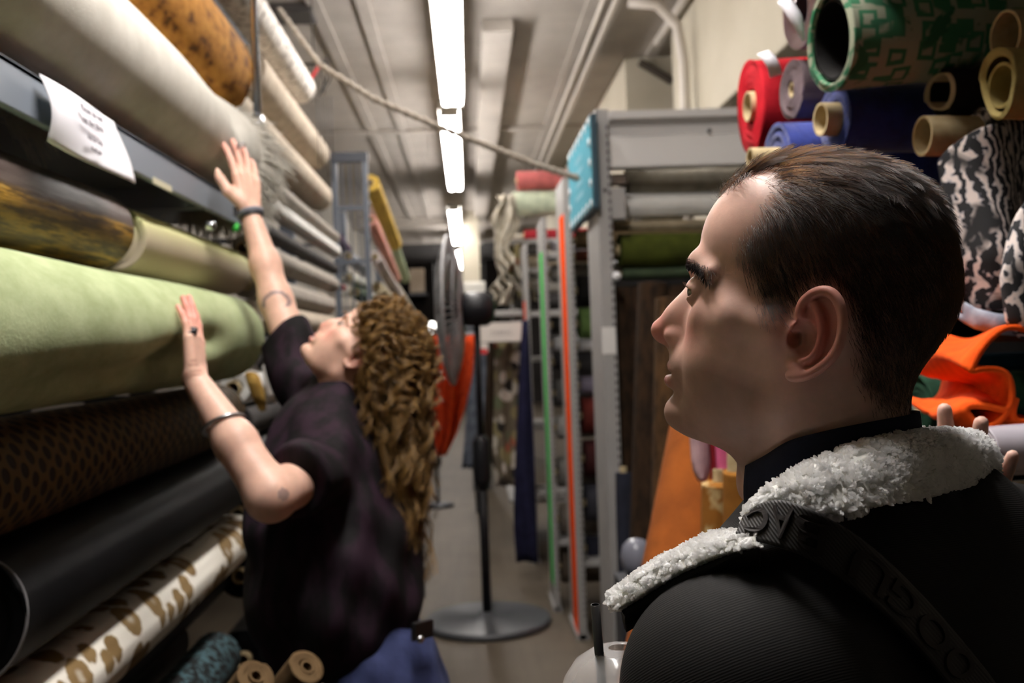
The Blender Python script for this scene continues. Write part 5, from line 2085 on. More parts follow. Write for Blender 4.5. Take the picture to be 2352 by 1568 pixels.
rng = np.random.default_rng(11)
nh = 34000
p, n = sample_surface(hV, hQ, nh, rng, lambda c: hair_mask(c) ** 1.5 * ~((np.abs(H.loc(c)[:, 1]) > .077) & (H.loc(c)[:, 2] < .05)))
g0 = np.stack([f_head((p + .002 * np.eye(3)[d]).astype(np.float32)) - f_head(p.astype(np.float32)) for d in range(3)], 1)
n = g0 / (np.linalg.norm(g0, axis=1, keepdims=True) + 1e-9)
ql = H.loc(p) * 1000
nl = n @ H.R
top = np.clip((ql[:, 2] - 75) / 40, 0, 1)
low = np.clip((30 - ql[:, 2]) / 70, 0, 1)
L = (.012 + .022 * top - .007 * low) * rng.uniform(.7, 1.15, nh)
frontm = np.clip((ql[:, 0] - 40) / 40, 0, 1) * top
flow_top = np.stack([-.85 + .5 * frontm, -.25 * np.sign(ql[:, 1]) * 0 + .35 + 0 * top, .25 + 0 * top], 1)
flow_side = np.stack([-.55 + 0 * top, 0 * top, -.85 + 0 * top], 1)
fl = flow_top * top[:, None] + flow_side * (1 - top)[:, None] + rng.normal(0, .20, (nh, 3))
clump = np.sin(ql[:, 0] / 3.1 + 2 * np.sin(ql[:, 2] / 5))[:, None] * np.array([0, .22, .1])
fl = fl + clump
fl = fl - nl * (fl * nl).sum(1)[:, None]
fl /= np.linalg.norm(fl, axis=1, keepdims=True) + 1e-9
lift = (.34 + .06 * top) [:, None]
S_ = []
for i in range(6):
    t = i / 5
    d = fl * t + nl * lift * (t - .42 * t * t) - np.array([0, 0, .10]) * t * t
    S_.append(p + (d * L[:, None]) @ H.R.T - n * .0006 * (i == 0))
S_ = np.stack(S_, 1)
# locks: hairs lean towards a neighbour's tip
gi = rng.choice(nh, 1500, replace=False)
near_ = np.empty(nh, int)
for i0 in range(0, nh, 2000):
    dd_ = ((ql[i0:i0 + 2000, None, :] - ql[gi][None]) ** 2).sum(2)
    near_[i0:i0 + 2000] = gi[dd_.argmin(1)]
dirn = S_[near_] - S_[near_][:, :1]
ratio = (L / L[near_])[:, None, None]
tt_ = np.linspace(0, 1, 6)[None, :, None]
own = S_ - S_[:, :1]
kk_ = (.45 + .4 * top)[:, None, None] * tt_ ** .8
pull = (p[near_] - p)[:, None, :] * tt_ ** 1.5 * (.55 * top)[:, None, None]
S_ = S_[:, :1] + own * (1 - kk_) + dirn * ratio * kk_ + pull
_f = NT('dark_brown_hair')
_h = _f.n('ShaderNodeBsdfHairPrincipled', model='CHIANG', parametrization='MELANIN')
_h.inputs['Melanin'].default_value = .94
_h.inputs['Melanin Redness'].default_value = .22
_h.inputs['Random Color'].default_value = .35
_h.inputs['Roughness'].default_value = .34
_h.inputs['Radial Roughness'].default_value = .45
_f.l(_h.outputs[0], _f.t.nodes['Material Output'].inputs['Surface'])
M_HAIR = _f.m
hair_curves('hair', S_, rng.uniform(.00007, .00013, nh), M_HAIR, man, .5)

# eyebrows
for s in (1, -1):
    ne = 1100
    t = rng.random(ne)
    c = np.stack([101 - 4 * t - 26 * t ** 2.2, s * (9 + 39 * t), 36.5 + 4.0 * np.sin(t * 2.4) - 9 * t * t], 1) + rng.normal(0, 1, (ne, 3)) * np.array([0.3, .6, 1.8])
    P0 = H.w((0, 0, 0)) + (c / 1000) @ H.R.T
    for _ in range(4):
        fv = f_head(P0.astype(np.float32))
        gg = np.stack([f_head((P0 + .001 * np.eye(3)[d]).astype(np.float32)) - fv for d in range(3)], 1) / .001
        P0 = P0 - gg * fv[:, None] / ((gg * gg).sum(1)[:, None] + .05)
    gg /= np.linalg.norm(gg, axis=1, keepdims=True) + 1e-9
    dl = np.stack([-.25 - .3 * t, s * (.6 + .3 * t), .25 - .75 * t], 1)
    dw = dl @ H.R.T + gg * .45
    ln = rng.uniform(.004, .0075, ne)
    S_ = np.stack([P0 + dw * ln[:, None] * k / 3 - gg * .0005 for k in range(4)], 1)
    hair_curves('eyebrow', S_, .00016, hair_mat('brow_hair', (26, 19, 15), (46, 34, 27)), man, .4)

# eyes
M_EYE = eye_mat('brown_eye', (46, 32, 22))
gz = Vector(HF) + Vector((0, 0, -.10))
gz.normalize()
for s in (1, -1):
    g = G()
    c = H.w((.0805, s * .0315, .0175))
    g.lathe((0, 0, 0), (1, 0, 0), [(.0122 * math.sin(a), -.0122 * math.cos(a)) for a in np.linspace(.001, PI - .001, 26)], 28)
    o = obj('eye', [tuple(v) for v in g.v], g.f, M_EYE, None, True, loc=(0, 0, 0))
    o.parent = man
    o.location = Vector(c) - man.location
    o.rotation_euler = gz.to_track_quat('X', 'Z').to_euler()
    # lashes along the upper lid
    a = np.linspace(-1, 1, 60)
    c2 = np.stack([80.5 + 12.8 * np.cos(a * .85), s * (31.5) + 13.0 * np.sin(a * .85), 17.5 + 4.2 * np.cos(a * 1.3)], 1) / 1000
    P0 = H.o + c2 @ H.R.T
    dl = np.stack([.9 * np.cos(a * .8), np.sin(a * .8), .25 + 0 * a], 1) @ H.R.T
    hair_curves('eyelashes', np.stack([P0 + dl * .0040 * k / 3 + np.array([0, 0, .0012]) * (k / 3) ** 2 for k in range(4)], 1), .0001, M_HAIR, man, .3)

# ------------------------------------------------------------------ jacket
def f_jacket(P):
    f = s_ell(P, CH + tf * -.005, (.135, .205, .27), Rt)
    f = smin(f, s_ell(P, WA, (.135, .19, .26), Rt), .10)
    f = smin(f, s_chain(P, [NB + np.array([0, 0, .0]), NB * .5 + RS * .5 + np.array([0, 0, .022]), RS], [.060, .068, .074], .04), .06)
    f = smin(f, s_chain(P, [NB + np.array([0, 0, -.012]), NB * .5 + LS * .5 + np.array([0, 0, .004]), LS], [.056, .060, .070], .04), .05)
    f = smin(f, s_chain(P, [LS, LE, LW * .8 + LE * .2], [.070, .060, .045], .03), .04)
    f = smin(f, s_chain(P, [RS, RE, RH * .62 + RE * .38], [.074, .064, .045], .03), .04)
    w_ = .003 * np.sin(P[:, 2] * 55 + 8 * P[:, 0]) * np.sin(P[:, 1] * 38 + 3) * np.clip((SHD[2] - .06 - P[:, 2]) * 8, 0, 1)
    nk = s_chain(P, [NB + np.array([0, 0, -.0]), H.w((-.02, 0, -.05))], [.040, .058], .02)
    return smax(f + w_, -nk, .02)


jV, jQ = surface_nets(f_jacket, np.minimum.reduce([LS, RS, WA, LW]) - .26, np.maximum.reduce([LS, RS, NB, RE]) + .16, .005)


def jacket_mat():
    t = NT('black_fine_cord')
    v = t.coord((1, 1, 1), rot=(.55, .25, .0))
    w_ = t.n('ShaderNodeTexWave', wave_type='BANDS', bands_direction='Z')
    w_.inputs['Scale'].default_value = 190
    w_.inputs['Distortion'].default_value = .6
    w_.inputs['Detail'].default_value = 1
    t.l(v, w_.inputs['Vector'])
    t.base(t.ramp(w_.outputs['Fac'], [(.2, lin((7, 6, 6))), (.8, lin((16, 14, 13)))]))
    t.set(Roughness=.8)
    t.b.inputs['Specular IOR Level'].default_value = .25
    t.bump(w_.outputs['Fac'], .25, .0006)
    return t.m


M_JKT = jacket_mat()
obj('jacket', jV, jQ, M_JKT, man)


def surf(f, px, py, off, fallback):
    q = march(f, px, py, off=off)
    return Vector(q) if q is not None else PD(px, py, fallback)


def f_jn(P):
    return np.minimum(f_jacket(P), f_head(P))


# navy shirt collar round the neck
nk0 = H.w((-.024, 0, -.125))
band_lo, band_hi = [], []
AXN = H.w((-.02, 0, -.06)) - H.w((-.03, 0, -.16))
AXN /= np.linalg.norm(AXN)
e1 = HL - AXN * (HL @ AXN)
e1 /= np.linalg.norm(e1)
e2 = np.cross(AXN, e1)
ch = np.array([HF[0], HF[1], 0])
grid = []
lo_c = [(1708, 1150), (1716, 1110), (1760, 1085), (1830, 1060), (1960, 1030), (2090, 985)]
hi_c = [(1716, 1070), (1760, 1046), (1812, 1014), (1870, 996), (1980, 972), (2092, 951)]
HI = [Vector(q) for q in (surf(f_head, a, b, .004, .72) for a, b in hi_c)]
LO = [p_ + Vector((0, 0, -.035)) + Vector(HL) * .006 for p_ in HI]
# carry the band round the hidden side of the neck
cN = Vector(H.w((-.022, 0, -.12)))
def mirror(p_):
    q = H.loc(npv(p_))
    q[1] = -q[1]
    return Vector(H.w(q))
HI2 = [mirror(p_) for p_ in reversed(HI)]
LO2 = [mirror(p_) for p_ in reversed(LO)]
hi_all = catmull(HI + HI2 + [HI[0]], 70)
lo_all = catmull(LO + LO2 + [LO[0]], 70)
M_NAVY = cloth('navy_shirt', (36, 38, 56), (28, 30, 46), 12)
G().sheet([[a.lerp(b, t) + (a - cN).normalized() * .0015 * math.sin(t * PI) for t in np.linspace(0, 1, 8)] for a, b in zip(hi_all, lo_all)], .003).obj('shirt_collar', M_NAVY, man, True)

# fluffy collar: inner edge by the neck, outer edge lying on the jacket
up_px = [(1742, 1212, .655), (1752, 1192, .660), (1788, 1152, .664), (1840, 1108, .670), (1894, 1074, .678), (1966, 1044, .69), (2050, 1024, .715), (2136, 1010, .76), (2190, 1008, .80), (2212, 1020, .83)]
dn_px = [(1738, 1214, .646), (1762, 1192, .640), (1800, 1172, .634), (1852, 1176, .628), (1902, 1184, .624), (1945, 1180, .624), (2030, 1156, .64), (2130, 1132, .69), (2206, 1112, .75), (2254, 1088, .80)]
UP = [PD(a, b, d) for a, b, d in up_px]
DN = [PD(a, b, d) for a, b, d in dn_px]
# round the back and far side
far_up = [PD(2222, 1036, .86), mirror(UP[6]), mirror(UP[4]), mirror(UP[2])]
far_dn = [PD(2270, 1100, .85), mirror(UP[6]) + Vector((.07, .06, -.05)), mirror(UP[4]) + Vector((.03, .08, -.05)), mirror(UP[2]) + Vector((-.02, .07, -.05))]
U = catmull(UP + far_up, 90)
D = catmull(DN + far_dn, 90)
grid = []
for a, b in zip(U, D):
    row = []
    for t in np.linspace(0, 1, 18):
        q = a.lerp(b, t)
        out = Vector(npv(q) - (H.w((-.028, 0, -.13)) + np.array([0, 0, -.02])))
        out.normalize()
        row.append(q + out * (.012 * math.sin(PI * min(1, t * .9 + .08))) + Vector((0, 0, .006 * math.sin(PI * t))))
    grid.append(row)
Pg = np.array([[tuple(q) for q in r] for r in grid])
gcol = G()
gcol.sheet(grid, .010)
M_SHERPA = cloth('white_sherpa', (234, 234, 229), (212, 212, 206), 60, rough=.95, bump=.8, weave=400)
_f = NT('white_fleece_fibre')
_h = _f.n('ShaderNodeBsdfHairPrincipled', model='CHIANG', parametrization='COLOR')
_h.inputs['Color'].default_value = (.95, .95, .935, 1)
_h.inputs['Roughness'].default_value = .55
_h.inputs['Radial Roughness'].default_value = .6
_f.l(_h.outputs[0], _f.t.nodes['Material Output'].inputs['Surface'])
M_FLEECE = _f.m
col_ = gcol.obj('fleece_collar', M_SHERPA, man, True)


def tufts(name, V, F, n, rng, parent, outward, ln=.0056, rad=.00032, per=14, curl=.75, drift=(0, 0, -.15)):
    """curly little locks: each a bunch of fibres that lean together and close at the tip"""
    Q = np.array([f for f in F if len(f) == 4])
    V = np.array([tuple(v) for v in V])
    p, nn = sample_surface(V, Q, n, rng)
    s = np.sign(((p - outward) * nn).sum(1))
    nn = nn * s[:, None]
    keep = slice(None)
    tdir = np.stack([np.sin(p[:, 0] * 230 + 5 * np.sin(p[:, 2] * 150)), np.cos(p[:, 1] * 210 + 4 * np.sin(p[:, 0] * 170)), np.sin(p[:, 2] * 250 + 2)], 1)
    tdir = tdir * curl + rng.normal(0, .25, (n, 3)) + np.array(drift)
    Ls = ln * rng.uniform(.7, 1.2, n)
    S = []
    tdir = tdir / (np.linalg.norm(tdir, axis=1, keepdims=True) + 1e-9)
    ax_ = nn * .75 + tdir * .65
    ax_ /= np.linalg.norm(ax_, axis=1, keepdims=True)
    xa = np.cross(ax_, np.array([.3, .2, .93]))
    xa /= np.linalg.norm(xa, axis=1, keepdims=True) + 1e-9
    ya = np.cross(ax_, xa)
    for k in range(per):
        a = rng.uniform(0, 6.28, n)
        rr_ = .00135 * rng.uniform(.3, 1.15, n)
        pts = []
        for i in range(7):
            t = i / 6
            wdt = math.sin(PI * min(1, .12 + .88 * t)) ** .7
            ang = a + 2.2 * t
            c = p + ax_ * (Ls * (t - .10))[:, None] + (xa * np.cos(ang)[:, None] + ya * np.sin(ang)[:, None]) * (rr_ * wdt)[:, None]
            pts.append(c)
        S.append(np.stack(pts, 1))
    return hair_curves(name, np.concatenate(S), rad, M_FLEECE, parent, .8)


tufts('fleece_pile', gcol.v, gcol.f, 11000, np.random.default_rng(5), man, H.w((-.028, 0, -.16)))

# front leaf of the collar: fleece above, black cloth beneath, jutting over the chest
ed_u = [PD(a, b, d) for a, b, d in [(1738, 1246, .615), (1690, 1252, .625), (1620, 1272, .64), (1540, 1302, .655), (1460, 1348, .668), (1402, 1385, .675)]]
ed_d = [PD(a, b, d) for a, b, d in [(1745, 1262, .612), (1700, 1272, .62), (1630, 1302, .632), (1556, 1338, .645), (1486, 1384, .657), (1436, 1412, .664)]]
inn = [PD(a, b, d) for a, b, d in [(1735, 1240, .66), (1690, 1235, .69), (1640, 1240, .715), (1570, 1270, .735), (1490, 1318, .75), (1425, 1362, .745)]]
n_ = 40
A, B, I_ = catmull(ed_u, n_), catmull(ed_d, n_), catmull(inn, n_)
gl = G()
gl.sheet([[A[i].lerp(I_[i], t) for t in np.linspace(0, 1, 6)] + [] for i in range(n_)], .008)
ge = G()
ge.sheet([[A[i].lerp(B[i], t * .62) for t in np.linspace(0, 1, 6)] for i in range(n_)], .006)
lf = gl.obj('collar_leaf', M_SHERPA, man, True)
le = ge.obj('collar_edge', M_SHERPA, man, True)
tufts('leaf_pile', gl.v + ge.v, gl.f + [tuple(i + len(gl.v) for i in f) for f in ge.f], 2600, np.random.default_rng(6), man, H.w((-.02, 0, -.30)), ln=.0048, drift=(-.1, -.2, .05))
gb = G()
gb.sheet([[A[i].lerp(B[i], .62 + .38 * t) + Vector((0, .01 * (1 - t), 0)) for t in np.linspace(0, 1, 4)] + [B[i].lerp(I_[i], t) + Vector((0, 0, -.012)) for t in np.linspace(.1, 1, 5)] for i in range(n_)], .003)
gb.obj('collar_underside', M_JKT, man, True)

# trousers and shoes below the picture
M_TROU = cloth('black_denim', (34, 34, 40), (26, 26, 31), 14)
HP = np.array([WA[0], WA[1], .93])


def f_trou(P):
    f = s_ell(P, HP, (.12, .17, .14), Rt)
    for s in (1, -1):
        hip = HP - side * s * .09 + np.array([0, 0, -.06])
        kn = hip + np.array([0, 0, -.40]) + tf * .02
        an = hip + np.array([0, 0, -.77])
        f = smin(f, s_chain(P, [hip, kn, an], [.095, .072, .06], .03), .04)
    return f


tV, tQ = surface_nets(f_trou, HP - np.array([.35, .35, .90]), HP + np.array([.35, .35, .2]), .011)
obj('trousers', tV, tQ, M_TROU, man)
for s in (1, -1):
    an = HP - side * s * .09 + np.array([0, 0, -.83])
    an[2] = .0
    def f_shoe(P):
        f = s_chain(P, [an + [0, 0, .055], an + tf * .10 + [0, 0, .045], an + tf * .17 + [0, 0, .038]], [.048, .046, .036], .03)
        f = smin(f, s_cone(P, an + [0, 0, .05], an + [0, 0, .12], .045, .05), .03)
        return smax(f, .004 - P[:, 2], .006)
    sV, sQ = surface_nets(f_shoe, an - .13, an + np.array([.28, .28, .22]), .008)
    obj('shoe', sV, sQ, plain('black_leather', (24, 22, 22), .4), man)

# ------------------------------------------------------------------ webbing strap over his near shoulder
def f_strap(P):
    return np.minimum(f_jacket(P), 10)


lo_px = [(1692, 1228), (1735, 1240), (1790, 1256), (1850, 1280), (1920, 1322), (1990, 1374), (2060, 1436), (2130, 1512), (2190, 1590), (2240, 1660)]
hi_px = [(1712, 1186), (1752, 1158), (1802, 1150), (1868, 1172), (1950, 1218), (2030, 1282), (2110, 1362), (2190, 1452), (2262, 1540), (2320, 1620)]
LOp, HIp = [], []
for (a, b), (c, d) in zip(lo_px, hi_px):
    LOp.append(surf(f_jacket, a, b, .006, .62))
    HIp.append(surf(f_jacket, c, d, .006, .62))
for k_, (dl_, dh_) in enumerate(((.630, .640), (.618, .630), (.608, .618), (.602, .604), (.605, .606), (.612, .622))):
    LOp[k_] = PD(*lo_px[k_], dl_)
    HIp[k_] = PD(*hi_px[k_], dh_)

strap = thing('shoulder_strap', 'black webbing strap with raised lettering across the man\'s near shoulder', 'strap', tuple(LOp[-1]))
A, B = catmull(LOp, 80), catmull(HIp, 80)
grid = [[a.lerp(b, t) for t in np.linspace(0, 1, 14)] for a, b in zip(A, B)]


def strap_mat():
    t = NT('black_webbing')
    v = t.coord((1, 1, 1), rot=(.3, .6, .4))
    w_ = t.n('ShaderNodeTexWave', wave_type='BANDS')
    w_.inputs['Scale'].default_value = 160
    t.l(v, w_.inputs['Vector'])
    t.base(t.ramp(w_.outputs['Fac'], [(.2, lin((28, 26, 26))), (.8, lin((44, 40, 40)))]))
    t.set(Roughness=.65)
    t.bump(w_.outputs['Fac'], .4, .0006)
    return t.m


M_STRAP = strap_mat()
G().sheet(grid, .0035).obj('webbing', M_STRAP, strap, True)

# raised letters, reading up the strap
NS = len(grid)
cum = [0.0]
mids = [r[7] for r in grid]
for i in range(1, NS):
    cum.append(cum[-1] + (mids[i] - mids[i - 1]).length)


def strap_at(sx_, v_):
    i = int(np.clip(np.searchsorted(cum, sx_) - 1, 0, NS - 2))
    t_ = (sx_ - cum[i]) / max(cum[i + 1] - cum[i], 1e-6)
    a_ = A[i].lerp(A[i + 1], t_)
    b_ = B[i].lerp(B[i + 1], t_)
    return a_.lerp(b_, v_), (b_ - a_), (A[i + 1] - A[i])


def strap_letter(ch_, s0, s1):
    """a letter wrapped on the strap: its width runs back up the strap from s1 to s0, its foot is at the upper edge"""
    cu = bpy.data.curves.new('letter', 'FONT')
    cu.body = ch_
    cu.size = 1.0
    cu.offset = 0.012
    cu.resolution_u = 6
    cu.extrude = .5
    tmp = bpy.data.objects.new('letter_tmp', cu)
    C.objects.link(tmp)
    me = bpy.data.meshes.new_from_object(tmp.evaluated_get(bpy.context.evaluated_depsgraph_get()))
    bpy.data.objects.remove(tmp)
    xs = [v.co.x for v in me.vertices]
    ys = [v.co.y for v in me.vertices]
    V_ = []
    for v in me.vertices:
        fx_ = (v.co.x - min(xs)) / (max(xs) - min(xs))
        fy_ = (v.co.y - min(ys)) / (max(ys) - min(ys))
        p_, across, along = strap_at(s1 + (s0 - s1) * fx_, .86 - .70 * fy_)
        nn_ = across.cross(along).normalized()
        if nn_.dot(CAM - p_) < 0:
            nn_ = -nn_
        V_.append(p_ + nn_ * (.0013 + .0022 * (v.co.z + .5)))
    F_ = [tuple(q.vertices) for q in me.polygons]
    bpy.data.meshes.remove(me)
    obj('letter', V_, F_, M_LET, strap, False)


M_LET = cloth('black_rubber_letter', (54, 50, 50), (46, 43, 43), 30, rough=.6, bump=.1)


def s_of(px, py):
    best = min(range(NS), key=lambda i: (proj(mids[i])[0] - px) ** 2 + (proj(mids[i])[1] - py) ** 2)
    return cum[best]


for ch_, (ax_, ay_), (bx_, by_) in (('C', (1722, 1210), (1765, 1200)), ('A', (1775, 1203), (1818, 1210)), ('B', (1822, 1212), (1890, 1240)), ('U', (1945, 1280), (2030, 1345)), ('G', (2036, 1350), (2098, 1412)), ('O', (2104, 1420), (2162, 1490)), ('O', (2168, 1496), (2218, 1560))):
    strap_letter(ch_, s_of(ax_, ay_), s_of(bx_, by_))
# ================================================================== the woman reaching up to the rolls
WS = 0.93
p0 = npv(PY(822, 822, 2.07))
az2 = math.atan2(p0[0], p0[1])
ps2 = az2 + math.radians(6)
pt2 = math.radians(51)
d2 = np.array([-math.cos(ps2), math.sin(ps2), 0])
WL = np.array([-math.sin(ps2), -math.cos(ps2), 0])
WF = d2 * math.cos(pt2) + np.array([0, 0, math.sin(pt2)])
WU = -d2 * math.sin(pt2) + np.array([0, 0, math.cos(pt2)])
W = Frame(p0 - WL * .068, WF, WL, WU)
woman = thing('person', 'woman with long golden curls, dark shirt and jeans, reaching up to fabric rolls', 'person', tuple(float(v) for v in (W.o[0], W.o[1], 0)))
EAR2 = ([(12, 20), (8, 27), (-2, 31), (-13, 29), (-20, 20), (-21, 6), (-17, -8), (-10, -19), (-2, -27), (5, -30), (11, -27), (13, -20), (12, -10), (8, 0), (10, 10)],
        [(-4, 22), (-10, 12), (-12, 0), (-9, -11), (-3, -18)], (1, 0), [(11, 6), (12, -4)], [(5, -24), (9, -22)])
wNB = npv(PY(772, 950, 2.13))
nk_l = [tuple(W.loc(np.array(q)) * 1000 / WS) for q in (W.w((-.012, 0, -.02)), (W.w((-.03, 0, -.06)) + wNB) / 2 + np.array([-.004, 0, .02]), wNB)]
wLS, wRS = npv(PY(752, 1072, 1.97)), npv(PY(714, 905, 2.26))
wLE, wLW = npv(PY(622, 1140, 1.73)), npv(PY(448, 872, 1.83))
wRE, wRW = npv(PY(634, 690, 2.36)), npv(PY(574, 487, 2.42))
wCH, wWA = npv(PY(748, 1130, 2.11)), npv(PY(775, 1350, 2.03))
wHP = npv(PY(880, 1545, 2.0))
wHP[2] = .85
LHd = npv(PY(431, 690, 1.885)) - wLW
RHd = npv(PY(550, 272, 2.47)) - wRW


def f_whead(P):
    return head_sdf((W.loc(P) / WS).astype(np.float32), EAR2, True, nk_l) * WS


def f_wbody(P):
    f = s_ell(P, wCH, (.095, .15, .20))
    f = smin(f, s_ell(P, wWA, (.10, .14, .20)), .06)
    f = smin(f, s_chain(P, [wNB + np.array([0, 0, .015]), wLS], [.045, .045], .03), .04)
    f = smin(f, s_chain(P, [wNB + np.array([0, 0, .015]), wRS], [.045, .048], .03), .04)
    f = smin(f, s_chain(P, [wLS, wLE, wLE * .55 + wLW * .45, wLW], [.047, .041, .036, .023], .02), .02)
    f = smin(f, s_chain(P, [wRS, wRE, wRE * .6 + wRW * .4, wRW], [.048, .038, .034, .022], .02), .02)
    f = smin(f, s_chain(P, [W.w((-.01, 0, -.04)), wNB, wCH], [.044, .047, .05], .03), .04)
    return f


def f_wlh(P):
    h, t = hand_sdf(P, wLW, LHd + np.array([.01, 0, 0]), (-1, .05, -.25), (.1, 1, .25), S=.90, curl=(.10, .08, .10, .14), spread=.12, tout=.75, tcurl=.1)
    return h


def f_wrh(P):
    h, t = hand_sdf(P, wRW, RHd, (-.75, .65, .1), (-.55, -.85, 0), S=1.0, curl=(.12, .10, .12, .16), spread=.20, tout=.6, tcurl=.25)
    return h


def f_warm(P):
    return smin(f_wbody(P), np.minimum(f_wlh(P), f_wrh(P)), .010)


a_, b_ = surface_nets(f_whead, W.o - .19, W.o + np.array([.15, .16, .18]), .0028)
parts = [(a_, b_)]
parts.append(surface_nets(f_warm, np.minimum.reduce([wLE, wLW, wRW, wWA, wRW + RHd, wLW + LHd, wCH - [.12, .17, .1]]) - .05, np.maximum.reduce([wLS, wNB, wCH + [.12, .17, 0], wRW + RHd]) + .06, .0038))
V, Q = combine(parts)
M_SKIN2 = skin_mat('skin_of_the_woman', None, None)
wbody = obj('body', V, Q, M_SKIN2, woman)
pl = W.loc(V) * 1000 / WS
ap = np.stack([pl[:, 0], np.abs(pl[:, 1]), pl[:, 2]], 1)
colr = np.tile(np.array(lin((222, 180, 160))[:3]), (len(V), 1))
pink = np.array(lin((226, 140, 128))[:3])
blend(.6 * gauss(ap, (112, 4, -16), (14, 14, 16)), pink)
blend(.5 * gauss(ap, (84, 40, -14), (24, 20, 18)), pink)
blend(np.maximum(gauss(ap, (107, 4, -45), (7, 17, 3.6)), gauss(ap, (107, 4, -57), (7, 16, 4.8))), np.array(lin((196, 104, 104))[:3]))
blend(.5 * gauss(ap, (-8, 76, 0), (24, 14, 30)), pink)
# rosy fingertips and knuckles
for wp, hd in ((wLW, LHd), (wRW, RHd)):
    tdist = ((V - wp) @ hd) / (hd @ hd)
    near = np.linalg.norm(V - (wp + hd * .6), axis=1) < .15
    blend(np.clip((tdist - .45) * 1.6, 0, .75) * near, pink)
# line tattoos: a curved band inside the raised elbow, small marks at the wrist and near elbow
ink = np.array(lin((92, 88, 96))[:3])
tc = npv(PY(636, 700, 2.33))
dr = np.linalg.norm(V - tc, axis=1)
blend(.75 * ((dr > .027) & (dr < .034) & (V[:, 2] > tc[2] - .006)), ink)
tc = npv(PY(648, 1135, 1.70))
blend(.6 * (np.linalg.norm(V - tc, axis=1) < .012), ink)
tc = npv(PY(455, 838, 1.80))
blend(.5 * ((np.linalg.norm(V - tc, axis=1) < .022) & (np.sin(V[:, 2] * 700) > .2)), np.array(lin((150, 96, 80))[:3]))
paint(wbody, colr)

# eyes and brows
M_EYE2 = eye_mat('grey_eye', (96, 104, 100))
gz2 = Vector(WF)
for s in (1, -1):
    g = G()
    g.lathe((0, 0, 0), (1, 0, 0), [(.0113 * math.sin(a), -.0113 * math.cos(a)) for a in np.linspace(.001, PI - .001, 22)], 24)
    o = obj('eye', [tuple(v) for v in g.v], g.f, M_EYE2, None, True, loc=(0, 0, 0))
    o.parent = woman
    o.location = Vector(W.w((.0805 * WS, s * .0315 * WS, .0175 * WS))) - woman.location
    o.rotation_euler = gz2.to_track_quat('X', 'Z').to_euler()
    rng = np.random.default_rng(21)
    t = rng.random(160)
    c = np.stack([104 - 4 * t - 22 * t ** 2.2, s * (10 + 38 * t), 38 + 6 * np.sin(t * 2.4) - 7 * t * t], 1) + rng.normal(0, 1, (160, 3)) * np.array([.3, .6, 1.3])
    P0 = W.o + (c * WS / 1000) @ W.R.T
    dl = np.stack([.1 + 0 * t, s * (.7 + 0 * t), .5 - .8 * t], 1) @ W.R.T
    hair_curves('eyebrow', np.stack([P0 + dl * .006 * k / 2 for k in range(3)], 1), .0002, hair_mat('light_brow', (120, 88, 52), (150, 112, 70)), woman, .5)

# shirt
hemA, hemB = npv(PY(985, 1468, 2.0)), npv(PY(740, 1530, 2.0))
hn = np.array([hemA[2] - hemB[2], 0, -(hemA[0] - hemB[0])])
hn /= np.linalg.norm(hn)
slL = npv(PY(676, 1108, 1.80))
slR = npv(PY(655, 770, 2.335))


def f_shirt(P):
    f = s_ell(P, wCH + np.array([.0, 0, -.01]), (.135, .185, .225))
    f = smin(f, s_ell(P, wWA + np.array([-.005, 0, 0]), (.175, .19, .26)), .10)
    f = smin(f, s_chain(P, [wNB + np.array([-.008, 0, .004]), wLS], [.058, .068], .03), .05)
    f = smin(f, s_chain(P, [wNB + np.array([-.008, 0, .004]), wRS], [.058, .068], .03), .05)
    aL = (slL - wLS) / np.linalg.norm(slL - wLS)
    aR = (slR - wRS) / np.linalg.norm(slR - wRS)
    sl = s_chain(P, [wLS, slL + aL * .03], [.070, .066], .02)
    sl = smax(sl, ((P - slL) @ aL), .008)
    sr = s_chain(P, [wRS, slR + aR * .03], [.072, .062], .02)
    sr = smax(sr, ((P - slR) @ aR), .008)
    f = smin(f, smin(sl, sr, .01), .03)
    wr = .005 * np.sin(P[:, 2] * 42 + 22 * P[:, 0] + 2 * np.sin(P[:, 1] * 20)) + .004 * np.sin(P[:, 0] * 60 - P[:, 2] * 30 + P[:, 1] * 25)
    f = f + wr
    return smax(f, ((hemA - P) @ -(-hn)) if False else -((P - hemA) @ np.sign(hn[2]) @ hn) if False else -((P - hemA) @ (hn * np.sign(hn[2]))), .006)


sV, sQ = surface_nets(f_shirt, np.minimum.reduce([wWA - [.2, .22, .3], slL - .1]), np.maximum.reduce([wWA + [.2, .22, 0], slR + [.3, .1, .1], wRS + .12]), .007)


def shirt_mat():
    t = NT('dark_purple_shirt_cloth')
    v = t.coord((1, 1, .3))
    a = t.noise(v, 30, 4, .6)
    t.base(t.ramp(a, [(.42, lin((11, 8, 10))), (.60, lin((36, 20, 32)))]))
    t.set(Roughness=.8)
    t.b.inputs['Specular IOR Level'].default_value = .2
    return t.m


obj('shirt', sV, sQ, shirt_mat(), woman)


# jeans
def f_jean(P):
    f = s_ell(P, wHP + np.array([0, 0, .03]), (.115, .165, .15))
    f = smin(f, s_ell(P, wHP + np.array([.05, .07, -.02]), (.075, .085, .10)), .05)
    f = smin(f, s_ell(P, wHP + np.array([.05, -.07, -.02]), (.075, .085, .10)), .05)
    for s in (-1, 1):
        hip = wHP + np.array([0, s * .085, -.08])
        kn = hip + np.array([-.03, s * .005, -.38])
        an = np.array([kn[0] + .01, kn[1], .08])
        f = smin(f, s_chain(P, [hip, kn, an], [.088, .064, .058], .03), .03)
    return f + .003 * np.sin(P[:, 2] * 70 + P[:, 0] * 60)


